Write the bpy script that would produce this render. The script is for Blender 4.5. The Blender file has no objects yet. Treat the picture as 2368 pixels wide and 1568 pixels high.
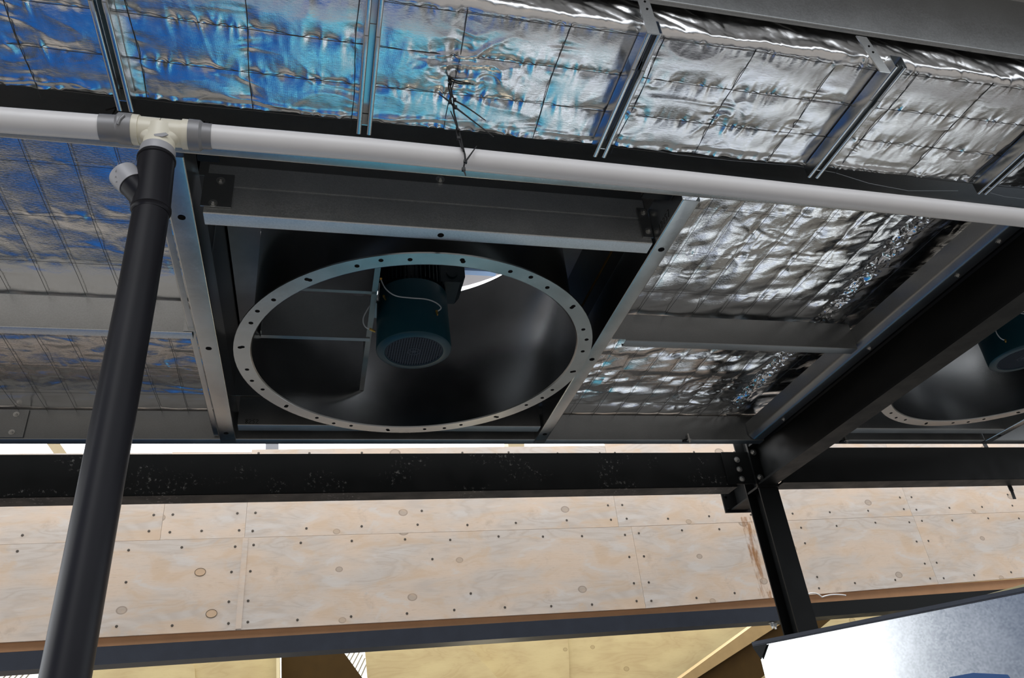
import bpy, math, random
import numpy as np
from mathutils import Matrix, Vector

S = bpy.context.scene
COL = S.collection
EZ = 1.6            # eye height above the slab the photographer stands on; all z below are relative to the eye

# ------------------------------------------------------------------ camera
F_PX = 1762.43
RC = np.array([[0.96954142, -0.22465154, -0.0975762],
               [0.03340294, 0.51594504, -0.85597019],
               [0.24263898, 0.82663922, 0.50773411]])      # rows: camera right, down, forward in world axes
cam = bpy.data.cameras.new('camera')
cam_o = bpy.data.objects.new('camera', cam)
COL.objects.link(cam_o)
cam.sensor_width = 36.0
cam.lens = F_PX * 36.0 / 2368.0
cam.clip_start = 0.02
cam_o.matrix_world = Matrix.Translation((0, 0, EZ)) @ Matrix(
    ((RC[0][0], -RC[1][0], -RC[2][0]), (RC[0][1], -RC[1][1], -RC[2][1]), (RC[0][2], -RC[1][2], -RC[2][2]))).to_4x4()
S.camera = cam_o

# ------------------------------------------------------------------ exposure
S.view_settings.view_transform = 'Standard'
S.view_settings.look = 'None'
S.view_settings.exposure = 0.0
S.view_settings.gamma = 1.0
S.view_settings.use_curve_mapping = False
try:
    S.cycles.use_denoising = True
    S.cycles.sample_clamp_indirect = 3.0
    S.cycles.max_bounces = 10
    S.cycles.glossy_bounces = 8
    S.cycles.blur_glossy = 1.0
except Exception:
    pass

# ------------------------------------------------------------------ world: open sky, with made-up reflection patches below it
W = bpy.data.worlds.new('world')
S.world = W
W.use_nodes = True
wn, wl = W.node_tree.nodes, W.node_tree.links
wn.clear()


class NG:
    """tiny helper to write node maths"""
    def __init__(s, tree):
        s.t = tree

    def n(s, typ, **k):
        x = s.t.nodes.new(typ)
        for a, b in k.items():
            setattr(x, a, b)
        return x

    def put(s, sock, v):
        if hasattr(v, 'is_linked'):
            s.t.links.new(v, sock)
        elif v is not None:
            sock.default_value = v

    def m(s, op, a, b=None, c=None, clamp=False):
        x = s.n('ShaderNodeMath', operation=op, use_clamp=clamp)
        s.put(x.inputs[0], a)
        s.put(x.inputs[1], b)
        s.put(x.inputs[2], c)
        return x.outputs[0]

    def ss(s, v, lo, hi, a=0.0, b=1.0):
        x = s.n('ShaderNodeMapRange', interpolation_type='SMOOTHSTEP')
        for i, q in enumerate((v, lo, hi, a, b)):
            s.put(x.inputs[i], q)
        return x.outputs[0]

    def mix(s, f, a, b, blend='MIX'):
        x = s.n('ShaderNodeMix', data_type='RGBA', blend_type=blend)
        s.put(x.inputs[0], f)
        for i, q in ((6, a), (7, b)):
            if isinstance(q, tuple):
                q = (q[0], q[1], q[2], 1)
            s.put(x.inputs[i], q)
        return x.outputs[2]

    def noise(s, vec, scale, detail=3, rough=0.55, dist=0.0):
        x = s.n('ShaderNodeTexNoise')
        s.put(x.inputs['Vector'], vec)
        x.inputs['Scale'].default_value = scale
        x.inputs['Detail'].default_value = detail
        x.inputs['Roughness'].default_value = rough
        x.inputs['Distortion'].default_value = dist
        return x.outputs['Fac']

    def mapping(s, vec, sc=(1, 1, 1), loc=(0, 0, 0), rot=(0, 0, 0)):
        x = s.n('ShaderNodeMapping')
        s.put(x.inputs['Vector'], vec)
        x.inputs['Scale'].default_value = sc
        x.inputs['Location'].default_value = loc
        x.inputs['Rotation'].default_value = rot
        return x.outputs[0]


def world_nodes():
    g = NG(W.node_tree)
    tc = g.n('ShaderNodeTexCoord').outputs['Generated']
    sep = g.n('ShaderNodeSeparateXYZ')
    g.put(sep.inputs[0], tc)
    x, y, z = sep.outputs
    el = g.m('MULTIPLY', g.m('ARCSINE', z), 57.2958)
    az = g.m('MULTIPLY', g.m('ARCTAN2', x, y), 57.2958)       # 0 = ahead (+Y), + = right
    nz = g.noise(tc, 9.0, 4, 0.6)
    nz2 = g.noise(tc, 22.0, 3, 0.6)
    jit = g.m('MULTIPLY', g.m('SUBTRACT', nz, 0.5), 10.0)
    elj = g.m('ADD', el, jit)
    azj = g.m('ADD', az, g.m('MULTIPLY', jit, 1.4))

    def band(v, a, b, c, d):
        return g.m('MULTIPLY', g.ss(v, a, b), g.ss(v, c, d, 1.0, 0.0))
    # ground: dark planting and slab
    col = g.mix(nz, (0.022, 0.032, 0.028), (0.06, 0.06, 0.052))
    els = g.m('ADD', el, g.m('MULTIPLY', jit, 0.35))
    # warm grey concrete close below, and behind
    col = g.mix(g.ss(els, -62, -70), col, (0.30, 0.28, 0.26))
    col = g.mix(g.m('MULTIPLY', g.ss(azj, 50, 62), g.ss(elj, -22, -30)), col, (0.20, 0.195, 0.19))
    # ground behind the photographer, brightened to light the pipe from below
    col = g.mix(g.m('MULTIPLY', g.ss(y, 0.05, -0.35), g.ss(el, -4, -14)), col, (0.34, 0.325, 0.31))
    # grey-beige band added low ahead, for the steel to reflect
    col = g.mix(g.m('MULTIPLY', band(els, -33.5, -29.5, -12, -5), g.ss(azj, 12, -8, 0.35, 1.0)), col, (0.42, 0.38, 0.34))
    # white patch added ahead right, for highlights in the foil
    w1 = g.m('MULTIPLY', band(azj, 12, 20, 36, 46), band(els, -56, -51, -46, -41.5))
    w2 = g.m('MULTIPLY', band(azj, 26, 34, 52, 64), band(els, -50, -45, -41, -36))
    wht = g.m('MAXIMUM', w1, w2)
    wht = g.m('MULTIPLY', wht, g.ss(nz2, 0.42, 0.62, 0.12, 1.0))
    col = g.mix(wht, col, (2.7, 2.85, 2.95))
    # blue, teal, violet and cyan patches added for the foil to reflect
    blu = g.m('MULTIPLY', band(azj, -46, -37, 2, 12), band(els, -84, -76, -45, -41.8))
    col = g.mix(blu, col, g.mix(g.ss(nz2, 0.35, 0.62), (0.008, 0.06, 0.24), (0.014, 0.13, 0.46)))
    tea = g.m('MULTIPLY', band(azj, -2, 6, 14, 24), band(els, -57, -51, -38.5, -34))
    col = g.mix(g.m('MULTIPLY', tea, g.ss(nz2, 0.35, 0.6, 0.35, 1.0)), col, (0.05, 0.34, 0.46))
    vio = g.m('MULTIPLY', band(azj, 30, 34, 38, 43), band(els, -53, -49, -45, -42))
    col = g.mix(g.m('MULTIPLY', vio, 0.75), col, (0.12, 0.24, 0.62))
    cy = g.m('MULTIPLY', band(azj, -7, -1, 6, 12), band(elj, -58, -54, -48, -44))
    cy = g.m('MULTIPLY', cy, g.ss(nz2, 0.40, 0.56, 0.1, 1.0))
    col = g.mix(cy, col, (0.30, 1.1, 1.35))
    # sky: open and very bright over the gap ahead; behind, a strip added to light the pipe, dark above
    back = g.mix(g.ss(el, 3, 10), (0.30, 0.33, 0.38), g.mix(g.ss(x, -0.25, 0.25), (3.9, 3.95, 4.05), (1.3, 1.35, 1.4)))
    dim = g.m('MULTIPLY', band(az, -162, -150, -115, -108), g.ss(el, 38, 28))  # dark patch added so the duct's reflection fades to the right
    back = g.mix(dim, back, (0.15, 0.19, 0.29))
    back = g.mix(g.ss(el, 38, 52), back, (0.17, 0.18, 0.19))
    sky = g.mix(g.m('MAXIMUM', g.ss(y, -0.30, -0.08), g.m('MULTIPLY', g.ss(y, -0.66, -0.52), g.ss(el, 50, 60))), back, g.mix(g.ss(el, 5, 60), (2.2, 2.35, 2.5), (7.2, 7.25, 7.4)))
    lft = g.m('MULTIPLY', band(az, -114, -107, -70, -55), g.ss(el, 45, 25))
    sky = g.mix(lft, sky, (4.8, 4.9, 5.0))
    col = g.mix(g.ss(el, -2.5, 1.0), col, sky)
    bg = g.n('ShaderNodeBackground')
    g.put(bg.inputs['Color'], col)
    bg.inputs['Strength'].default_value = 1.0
    out = g.n('ShaderNodeOutputWorld')
    wl.new(bg.outputs[0], out.inputs[0])


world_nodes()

# ------------------------------------------------------------------ pixel helpers (frame 2368 x 1568)


def ray(px, py):
    return RC.T @ np.array([(px - 1184.0) / F_PX, (py - 784.0) / F_PX, 1.0])


def at_z(px, py, z):
    d = ray(px, py)
    return d * (z / d[2])


def at_y(px, py, y):
    d = ray(px, py)
    return d * (y / d[1])


# ------------------------------------------------------------------ materials
def mat(name):
    m = bpy.data.materials.new(name)
    m.use_nodes = True
    g = NG(m.node_tree)
    b = m.node_tree.nodes['Principled BSDF']
    return m, g, b


def setp(g, b, **k):
    for a, v in k.items():
        s = b.inputs[a.replace('_', ' ')]
        if isinstance(v, tuple):
            v = (v[0], v[1], v[2], 1)
        g.put(s, v)


def bump(g, b, h, strength=0.2, dist=0.002):
    x = g.n('ShaderNodeBump')
    x.inputs['Strength'].default_value = strength
    x.inputs['Distance'].default_value = dist
    g.put(x.inputs['Height'], h)
    g.put(b.inputs['Normal'], x.outputs[0])


def obj_co(g):
    return g.n('ShaderNodeTexCoord').outputs['Object']


def m_foil(name, rough, weave):
    m, g, b = mat(name)
    co = obj_co(g)
    n = g.noise(co, 30, 4)
    setp(g, b, Base_Color=g.mix(n, (0.80, 0.80, 0.80), (0.92, 0.92, 0.93)), Metallic=1.0,
         Roughness=g.ss(n, 0.3, 0.7, rough * 0.8, rough * 1.25))
    n2 = g.noise(g.mapping(co, (1, 2.2, 1)), 90, 4, 0.6, 0.4)
    if weave:
        w = g.n('ShaderNodeTexWave', wave_type='BANDS', bands_direction='X')
        g.put(w.inputs['Vector'], co)
        w.inputs['Scale'].default_value = 130
        w.inputs['Distortion'].default_value = 0.6
        h = g.m('ADD', g.m('MULTIPLY', w.outputs['Fac'], 0.12), n2)
        bump(g, b, h, 0.22, 0.0016)
    else:
        bump(g, b, n2, 0.25, 0.002)
    return m


def m_galv(name, tone=0.5, rough=0.34, metal=1.0, spangle=0.35, bmp=0.12):
    m, g, b = mat(name)
    co = obj_co(g)
    v = g.n('ShaderNodeTexVoronoi')
    g.put(v.inputs['Vector'], co)
    v.inputs['Scale'].default_value = 260
    sp = g.n('ShaderNodeSeparateColor')
    g.put(sp.inputs[0], v.outputs['Color'])
    r = sp.outputs[0]
    n = g.noise(co, 6, 4)
    t = g.m('ADD', g.m('MULTIPLY', r, spangle), g.m('MULTIPLY', n, 1.0 - spangle))
    setp(g, b, Base_Color=g.mix(t, (tone * 0.75, tone * 0.78, tone * 0.78), (tone * 1.15, tone * 1.18, tone * 1.2)),
         Metallic=metal, Roughness=g.ss(t, 0.2, 0.8, rough * 0.9, rough * 1.1))
    bump(g, b, g.noise(co, 14, 2), bmp, 0.004)
    return m


def m_plain(name, c, rough=0.5, metal=0.0, var=0.12, spec=0.5, scale=12):
    m, g, b = mat(name)
    n = g.noise(obj_co(g), scale, 4)
    lo = tuple(q * (1 - var) for q in c)
    hi = tuple(min(1, q * (1 + var)) for q in c)
    setp(g, b, Base_Color=g.mix(n, lo, hi), Metallic=metal, Roughness=rough)
    b.inputs['Specular IOR Level'].default_value = spec
    return m


def m_black(name, scuffs=False):
    m, g, b = mat(name)
    co = obj_co(g)
    n = g.noise(co, 8, 4)
    col = g.mix(n, (0.004, 0.005, 0.005), (0.009, 0.0095, 0.010))
    if scuffs:      # dusty boot prints and splashes
        sep = g.n('ShaderNodeSeparateXYZ')
        g.put(sep.inputs[0], co)
        patch = g.ss(g.noise(g.mapping(co, (1.1, 1, 2.0), (3.1, 0, 0.4)), 3.0, 1), 0.50, 0.62)
        spk = g.ss(g.noise(co, 42, 4, 0.75), 0.56, 0.68)
        col = g.mix(g.m('MULTIPLY', g.m('MULTIPLY', patch, spk), 0.35), col, (0.5, 0.5, 0.48))
    setp(g, b, Base_Color=col, Roughness=g.ss(n, 0.3, 0.7, 0.40, 0.54))
    b.inputs['Specular IOR Level'].default_value = 0.17
    bump(g, b, g.noise(co, 40, 3), 0.06, 0.002)
    return m


def m_ply(name, a, c, d, aged=True, rot=(0, 0, 0)):
    m, g, b = mat(name)
    co = g.mapping(obj_co(g), (1, 1, 1), (0, 0, 0), rot)
    # cathedral grain: contour lines of a stretched noise field
    f = g.noise(g.mapping(co, (0.5, 1.0, 2.0)), 2.6, 3, 0.5, 0.6)
    w = g.m('FRACT', g.m('MULTIPLY', f, 13.0))
    line = g.m('ABSOLUTE', g.m('SUBTRACT', w, 0.5))
    big = g.noise(g.mapping(co, (0.8, 1, 2.0)), 2.6, 3, 0.5)
    col = g.mix(g.ss(big, 0.36, 0.62), a, c)
    col = g.mix(g.m('MULTIPLY', g.m('MULTIPLY', g.ss(line, 0.15, 0.5), g.ss(big, 0.42, 0.6)), 0.26), col, d)
    fine = g.noise(g.mapping(co, (2, 1, 26)), 7, 4, 0.65)
    col = g.mix(g.m('MULTIPLY', g.ss(fine, 0.5, 0.75), 0.30), col, d)
    # knots
    v = g.n('ShaderNodeTexVoronoi', voronoi_dimensions='2D')
    sp = g.n('ShaderNodeSeparateXYZ')
    g.put(sp.inputs[0], co)
    cb = g.n('ShaderNodeCombineXYZ')
    g.put(cb.inputs[0], g.m('MULTIPLY', sp.outputs[0], 2.6))
    g.put(cb.inputs[1], g.m('MULTIPLY', sp.outputs[2], 3.4))
    g.put(v.inputs['Vector'], cb.outputs[0])
    v.inputs['Scale'].default_value = 1.0
    v.inputs['Randomness'].default_value = 0.9
    rc = g.n('ShaderNodeSeparateColor')
    g.put(rc.inputs[0], v.outputs['Color'])
    k = g.m('ADD', v.outputs['Distance'], g.m('MULTIPLY', g.ss(rc.outputs[0], 0.50, 0.52), 2.0))      # only some cells hold a knot
    k = g.m('DIVIDE', k, g.m('ADD', g.m('MULTIPLY', rc.outputs[1], 0.6), 0.7))
    ring = g.m('FRACT', g.m('MULTIPLY', k, 48.0))
    knot = g.mix(g.m('MULTIPLY', ring, 0.5), (d[0] * 0.85, d[1] * 0.92, d[2] * 1.0), (d[0] * 1.15, d[1] * 1.2, d[2] * 1.25))
    col = g.mix(g.m('MULTIPLY', g.ss(k, 0.42, 0.05), 0.30), col, a)
    col = g.mix(g.m('MULTIPLY', g.ss(k, 0.072, 0.050), 0.6), col, knot)
    col = g.mix(g.m('MULTIPLY', g.ss(g.m('ABSOLUTE', g.m('SUBTRACT', k, 0.066)), 0.016, 0.0), 0.75), col, (d[0] * 0.6, d[1] * 0.6, d[2] * 0.6))
    if aged:
        pt = g.noise(g.mapping(co, (1.0, 1, 2.4), (4.0, 0, 1.7)), 3.4, 4, 0.6, 0.8)
        col = g.mix(g.m('MULTIPLY', g.ss(pt, 0.50, 0.66), 0.55), col, (0.62, 0.45, 0.30))
        col = g.mix(g.m('MULTIPLY', g.ss(pt, 0.44, 0.32), 0.55), col, (0.66, 0.63, 0.60))
        ds = g.noise(g.mapping(co, (3.0, 1, 40), (1.0, 0, 0.3)), 5.0, 3, 0.6)
        col = g.mix(g.m('MULTIPLY', g.ss(ds, 0.62, 0.74), 0.40), col, (0.30, 0.21, 0.15))
        st = g.noise(g.mapping(co, (1, 1, 1)), 5.5, 5, 0.7)
        col = g.mix(g.m('MULTIPLY', g.ss(st, 0.58, 0.78), 0.35), col, (0.30, 0.22, 0.16))
    setp(g, b, Base_Color=col, Roughness=0.72)
    b.inputs['Specular IOR Level'].default_value = 0.25
    bump(g, b, fine, 0.12, 0.001)
    return m


def m_emit(name, c, s):
    m = bpy.data.materials.new(name)
    m.use_nodes = True
    n = m.node_tree.nodes
    n.clear()
    e = n.new('ShaderNodeEmission')
    e.inputs[0].default_value = (c[0], c[1], c[2], 1)
    e.inputs[1].default_value = s
    o = n.new('ShaderNodeOutputMaterial')
    m.node_tree.links.new(e.outputs[0], o.inputs[0])
    return m


M = dict(
    foil=m_foil('foil_woven', 0.20, True),
    foil_bay=m_foil('foil_plain', 0.13, False),
    galv=m_galv('galvanised_steel', 0.60, 0.24, 1.0, 0.14, 0.05),
    galv_dark=m_galv('galvanised_steel_dull', 0.30, 0.42, 1.0, 0.2, 0.10),
    galv_bright=m_galv('galvanised_steel_new', 0.62, 0.24, 1.0, 0.15, 0.06),
    casing=m_galv('fan_casing_steel', 0.30, 0.24, 1.0, 0.05, 0.06),
    duct=m_galv('duct_sheet', 0.66, 0.19, 1.0, 0.22, 0.04),
    web=m_galv('galvanised_steel_pale', 0.72, 0.40),
    galv_soft=m_galv('galvanised_steel_soft', 0.70, 0.5),
    galv_top=m_galv('galvanised_steel_weathered', 0.36, 0.36, 1.0, 0.3, 0.12),
    grille=m_plain('blue_grille_paint', (0.014, 0.026, 0.045), 0.6, 0, 0.1, 0.25),
    black=m_black('black_painted_steel'),
    black_scuff=m_black('black_painted_steel_scuffed', True),
    pvc=m_plain('white_pvc', (0.74, 0.73, 0.735), 0.32, 0, 0.05),
    cream=m_plain('cream_pvc', (0.74, 0.70, 0.58), 0.3, 0, 0.04),
    hdpe=m_plain('black_polyethylene', (0.010, 0.010, 0.013), 0.36, 0, 0.2, 0.13),
    tape=m_plain('grey_cloth_tape', (0.25, 0.25, 0.26), 0.42, 0.25, 0.12),
    tape_pale=m_plain('pale_tape', (0.34, 0.34, 0.36), 0.45, 0.1, 0.10),
    tie=m_plain('black_nylon', (0.008, 0.008, 0.009), 0.4, 0, 0.1),
    wire=m_plain('dark_wire', (0.09, 0.09, 0.09), 0.5, 0.8, 0.2),
    hole=m_plain('dark_hole', (0.004, 0.004, 0.004), 0.9, 0, 0.1, 0.1),
    bolt=m_plain('zinc_bolt', (0.55, 0.55, 0.54), 0.35, 1.0, 0.15),
    motor=m_plain('blue_motor_paint', (0.002, 0.034, 0.052), 0.4, 0, 0.1, 0.3),
    motor_dark=m_plain('motor_fins_paint', (0.0015, 0.008, 0.012), 0.5, 0, 0.1, 0.25),
    brass=m_plain('brass', (0.6, 0.38, 0.10), 0.3, 1.0, 0.1),
    cable=m_plain('pale_cable', (0.40, 0.45, 0.50), 0.45, 0, 0.05),
    ply=m_ply('weathered_plywood', (0.69, 0.555, 0.44), (0.60, 0.54, 0.485), (0.40, 0.30, 0.225)),
    patch=m_plain('veneer_patch', (0.60, 0.43, 0.29), 0.7, 0, 0.1, 0.2),
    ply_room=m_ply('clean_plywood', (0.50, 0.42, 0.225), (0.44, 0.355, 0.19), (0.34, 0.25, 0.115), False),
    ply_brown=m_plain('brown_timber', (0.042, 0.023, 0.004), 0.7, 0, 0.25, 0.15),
    timber=m_plain('orange_timber', (0.52, 0.27, 0.13), 0.65, 0, 0.15),
    batten=m_plain('pale_timber', (0.62, 0.55, 0.33), 0.6, 0, 0.12),
    rail=m_plain('blue_grey_steel', (0.024, 0.029, 0.042), 0.45, 0.1, 0.3, 0.35),  # on the black rail, its bluish reflection is put into this colour
    screw=m_plain('screw_head', (0.10, 0.085, 0.07), 0.5, 0.6, 0.2),
    ink=m_plain('marker_ink', (0.004, 0.004, 0.004), 0.6, 0, 0.1),
    white=m_plain('white_mark', (0.75, 0.75, 0.75), 0.6, 0, 0.05),
    deck=m_plain('roof_deck', (0.55, 0.55, 0.55), 0.7, 0, 0.2),
    sheet_light=m_emit('glowing_corrugated_sheet', (1.0, 0.99, 0.94), 1.6),  # emission stands in for daylight on the sheet
    rib=m_plain('sheet_rib', (0.30, 0.28, 0.22), 0.6, 0, 0.1),
    blue_tape=m_plain('blue_tape', (0.006, 0.05, 0.17), 0.5, 0, 0.1),
    rib_blue=m_plain('cowl_rib_paint', (0.16, 0.26, 0.42), 0.5, 0, 0.1),
    rusty=m_plain('rust_line', (0.16, 0.095, 0.02), 0.7, 0, 0.5, 0.2, 30),
    tan_wood=m_plain('tan_timber', (0.27, 0.185, 0.075), 0.65, 0, 0.2),
    tan=m_plain('tan_steel', (0.42, 0.34, 0.20), 0.5, 0, 0.1),
    grey=m_plain('grey_post', (0.22, 0.23, 0.25), 0.5, 0, 0.1),
    cowl=m_plain('cowl_grey', (0.32, 0.31, 0.32), 0.6, 0.2, 0.1),
)


# ------------------------------------------------------------------ mesh building (z relative to the eye)
class MB:
    def __init__(s):
        s.v, s.f, s.mi = [], [], []
        s.cur = 0

    def add(s, vs, fs):
        o = len(s.v)
        s.v += [tuple(map(float, q)) for q in vs]
        for f in fs:
            s.f.append(tuple(i + o for i in f))
            s.mi.append(s.cur)
        return s

    def box(s, x0, x1, y0, y1, z0, z1):
        return s.add([(x0, y0, z0), (x1, y0, z0), (x1, y1, z0), (x0, y1, z0), (x0, y0, z1), (x1, y0, z1), (x1, y1, z1), (x0, y1, z1)],
                     [(0, 3, 2, 1), (4, 5, 6, 7), (0, 1, 5, 4), (1, 2, 6, 5), (2, 3, 7, 6), (3, 0, 4, 7)])

    def obox(s, c, u, v, w):
        """box from corner c with edge vectors u v w"""
        c, u, v, w = (np.array(q, float) for q in (c, u, v, w))
        P = [c, c + u, c + u + v, c + v]
        P += [p + w for p in P]
        return s.add(P, [(0, 3, 2, 1), (4, 5, 6, 7), (0, 1, 5, 4), (1, 2, 6, 5), (2, 3, 7, 6), (3, 0, 4, 7)])

    def prism(s, poly, o, u, v, d):
        """2-D polygon (a,b) -> o + a u + b v, extruded by vector d"""
        o, u, v, d = (np.array(q, float) for q in (o, u, v, d))
        P = [o + a * u + b * v for a, b in poly]
        n = len(P)
        Q = [p + d for p in P]
        fs = [(i, (i + 1) % n, n + (i + 1) % n, n + i) for i in range(n)]
        fs += [tuple(range(n - 1, -1, -1)), tuple(range(n, 2 * n))]
        return s.add(P + Q, fs)

    def sheet(s, pts, o, u, v, d, t=0.0025, r=0.004):
        """thin folded sheet section extruded along d: strip of quads on both faces"""
        pl = fillet(pts, r)
        pl = np.array(pl)
        n = len(pl)
        tan = np.zeros_like(pl)
        tan[1:-1] = pl[2:] - pl[:-2]
        tan[0] = pl[1] - pl[0]
        tan[-1] = pl[-1] - pl[-2]
        tan /= np.linalg.norm(tan, axis=1)[:, None]
        nor = np.c_[-tan[:, 1], tan[:, 0]] * t / 2
        A, B = pl + nor, pl - nor
        o, u, v, d = (np.array(q, float) for q in (o, u, v, d))
        ring = [tuple(o + a * u + b * v) for a, b in np.r_[A, B[::-1]]]
        N = 2 * n
        end = [tuple(np.array(q) + d) for q in ring]
        fs = [(i, (i + 1) % N, N + (i + 1) % N, N + i) for i in range(N)]
        for i in range(n - 1):
            fs.append((i, N - 1 - i, N - 2 - i, i + 1))
            fs.append((N + i, N + i + 1, 2 * N - 2 - i, 2 * N - 1 - i))
        return s.add(ring + end, fs)

    def tube(s, pts, r, n=10, caps=True):
        pts = [np.array(p, float) for p in pts]
        k = len(pts)
        rr = r if hasattr(r, '__len__') else [r] * k
        t0 = pts[1] - pts[0]
        t0 /= np.linalg.norm(t0)
        a = np.cross(t0, (0, 0, 1) if abs(t0[2]) < 0.9 else (1, 0, 0))
        a /= np.linalg.norm(a)
        V = []
        for i, p in enumerate(pts):
            t = pts[min(i + 1, k - 1)] - pts[max(i - 1, 0)]
            t /= np.linalg.norm(t)
            a = a - t * (a @ t)
            a /= np.linalg.norm(a)
            b = np.cross(t, a)
            for j in range(n):
                q = 2 * math.pi * j / n
                V.append(p + rr[i] * (a * math.cos(q) + b * math.sin(q)))
        fs = []
        for i in range(k - 1):
            for j in range(n):
                fs.append((i * n + j, i * n + (j + 1) % n, (i + 1) * n + (j + 1) % n, (i + 1) * n + j))
        if caps:
            fs.append(tuple(range(n - 1, -1, -1)))
            fs.append(tuple((k - 1) * n + j for j in range(n)))
        return s.add(V, fs)

    def lathe(s, prof, c, n=64, axis=2, closed=False):
        """prof: (radius, height) list around vertical axis at c"""
        V, fs = [], []
        k = len(prof)
        for r, h in prof:
            for j in range(n):
                q = 2 * math.pi * j / n
                V.append((c[0] + r * math.cos(q), c[1] + r * math.sin(q), c[2] + h))
        for i in range(k if closed else k - 1):
            i2 = (i + 1) % k
            for j in range(n):
                fs.append((i * n + j, i * n + (j + 1) % n, i2 * n + (j + 1) % n, i2 * n + j))
        return s.add(V, fs)

    def disc(s, c, nrm, r, n=14):
        nrm = np.array(nrm, float)
        nrm /= np.linalg.norm(nrm)
        a = np.cross(nrm, (0, 0, 1) if abs(nrm[2]) < 0.9 else (1, 0, 0))
        a /= np.linalg.norm(a)
        b = np.cross(nrm, a)
        c = np.array(c, float)
        return s.add([c + r * (a * math.cos(2 * math.pi * j / n) + b * math.sin(2 * math.pi * j / n)) for j in range(n)], [tuple(range(n))])

    def bolt(s, c, nrm, r=0.010, h=0.008):
        """washer + hex head sitting on a face, axis nrm"""
        c = np.array(c, float)
        nrm = np.array(nrm, float)
        nrm /= np.linalg.norm(nrm)
        s.tube([c - nrm * 0.002, c + nrm * 0.002], r * 1.55, 16)
        s.tube([c, c + nrm * h], r, 6)
        return s.tube([c + nrm * h, c + nrm * h * 1.7], r * 0.55, 10)


def fillet(pts, r, seg=4):
    out = [np.array(pts[0], float)]
    for i in range(1, len(pts) - 1):
        p0, p1, p2 = (np.array(q, float) for q in pts[i - 1:i + 2])
        a, b = p0 - p1, p2 - p1
        la, lb = np.linalg.norm(a), np.linalg.norm(b)
        rr = min(r, la * 0.45, lb * 0.45)
        a, b = a / la * rr, b / lb * rr
        for j in range(seg + 1):
            t = j / seg
            out.append((1 - t) ** 2 * (p1 + a) + 2 * t * (1 - t) * p1 + t * t * (p1 + b))
    out.append(np.array(pts[-1], float))
    return out


ROOT = {}


def tag(o, label=None, cat=None, group=None, kind=None):
    for k, v in (('label', label), ('category', cat), ('group', group), ('kind', kind)):
        if v:
            o[k] = v
    return o


def thing(name, label, cat, loc, group=None):
    o = bpy.data.objects.new(name, None)
    COL.objects.link(o)
    o.empty_display_size = 0.05
    o.location = (loc[0], loc[1], loc[2] + EZ)
    ROOT[o.name] = Vector(o.location)
    return tag(o, label, cat, group)


def build(name, mb, m, parent=None, label=None, cat=None, group=None, kind=None, smooth=35):
    V = np.array(mb.v, float)
    V[:, 2] += EZ
    if parent is not None:
        org = ROOT[parent.name]
    else:
        org = Vector(((V[:, 0].min() + V[:, 0].max()) / 2, (V[:, 1].min() + V[:, 1].max()) / 2, V[:, 2].min()))
    V -= np.array(org)
    me = bpy.data.meshes.new(name)
    me.from_pydata(V.tolist(), [], mb.f)
    mats = m if isinstance(m, (list, tuple)) else [m]
    for q in mats:
        me.materials.append(M[q])
    if len(mats) > 1:
        me.polygons.foreach_set('material_index', mb.mi)
    me.validate()
    if smooth:
        me.shade_smooth()
        me.set_sharp_from_angle(angle=math.radians(smooth))
    me.update()
    o = bpy.data.objects.new(name, me)
    COL.objects.link(o)
    if parent is not None:
        o.parent = parent
        ROOT[o.name] = org
    else:
        o.location = org
        ROOT[o.name] = org
    return tag(o, label, cat, group, kind)


def copy_tree(o, parent=None):
    c = o.copy()
    COL.objects.link(c)
    if parent is not None:
        c.parent = parent
    for ch in list(o.children):
        copy_tree(ch, c)
    return c


X_, Y_, Z_ = (1, 0, 0), (0, 1, 0), (0, 0, 1)

# ------------------------------------------------------------------ roof deck (setting)
FX, FY = 0.393, 2.733          # fan axis
ROOF_X0, ROOF_X1, ROOF_Y0, ROOF_Y1 = -3.6, 6.0, 0.60, 3.72
mb = MB()
ZD = 2.10
F2X = 3.46
for a, b_, c, d in ((ROOF_X0, ROOF_X1, ROOF_Y0, 1.96), (ROOF_X0, ROOF_X1, 3.50, ROOF_Y1), (ROOF_X0, -0.39, 1.96, 3.50),
                    (1.18, F2X - 0.79, 1.96, 3.50), (F2X + 0.79, ROOF_X1, 1.96, 3.50)):
    mb.box(a, b_, c, d, ZD, ZD + 0.04)
mb.box(ROOF_X0, ROOF_X1, 3.695, 3.72, 1.765, ZD)      # fascias closing the roof edge
mb.box(ROOF_X0, ROOF_X0 + 0.03, ROOF_Y0, 3.72, 1.58, ZD)
mb.box(ROOF_X0, ROOF_X1, 1.15, 1.17, 1.90, ZD)
for cx in (FX, F2X):            # decking trimmed round each fan casing
    n = 48
    hw, hy0, hy1 = 0.80, 1.955, 3.505
    V, fs = [], []
    for j in range(n):
        q = 2 * math.pi * j / n
        cq, sq = math.cos(q), math.sin(q)
        V.append((cx + 0.661 * cq, FY + 0.661 * sq, ZD))
        k = max(abs(cq) / hw, abs(sq) / (hy1 - FY)) * 0.9
        V.append((cx + cq / k, FY + sq / k, ZD))
    for j in range(n):
        a, b_ = 2 * j, 2 * ((j + 1) % n)
        fs.append((a, a + 1, b_ + 1, b_))
    nv = len(V)
    V += [(p[0], p[1], ZD + 0.04) for p in V]
    fs += [tuple(i + nv for i in f[::-1]) for f in fs]
    mb.add(V, fs)
build('ceiling', mb, 'deck', kind='structure', smooth=0)

# ------------------------------------------------------------------ folded steel purlins


def c_profile(h, b, lip):
    """web at a=0 (b up), flanges toward +a with return lips"""
    return [(b, lip), (b, 0), (0, 0), (0, h), (b, h), (b, h - lip)]


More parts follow.
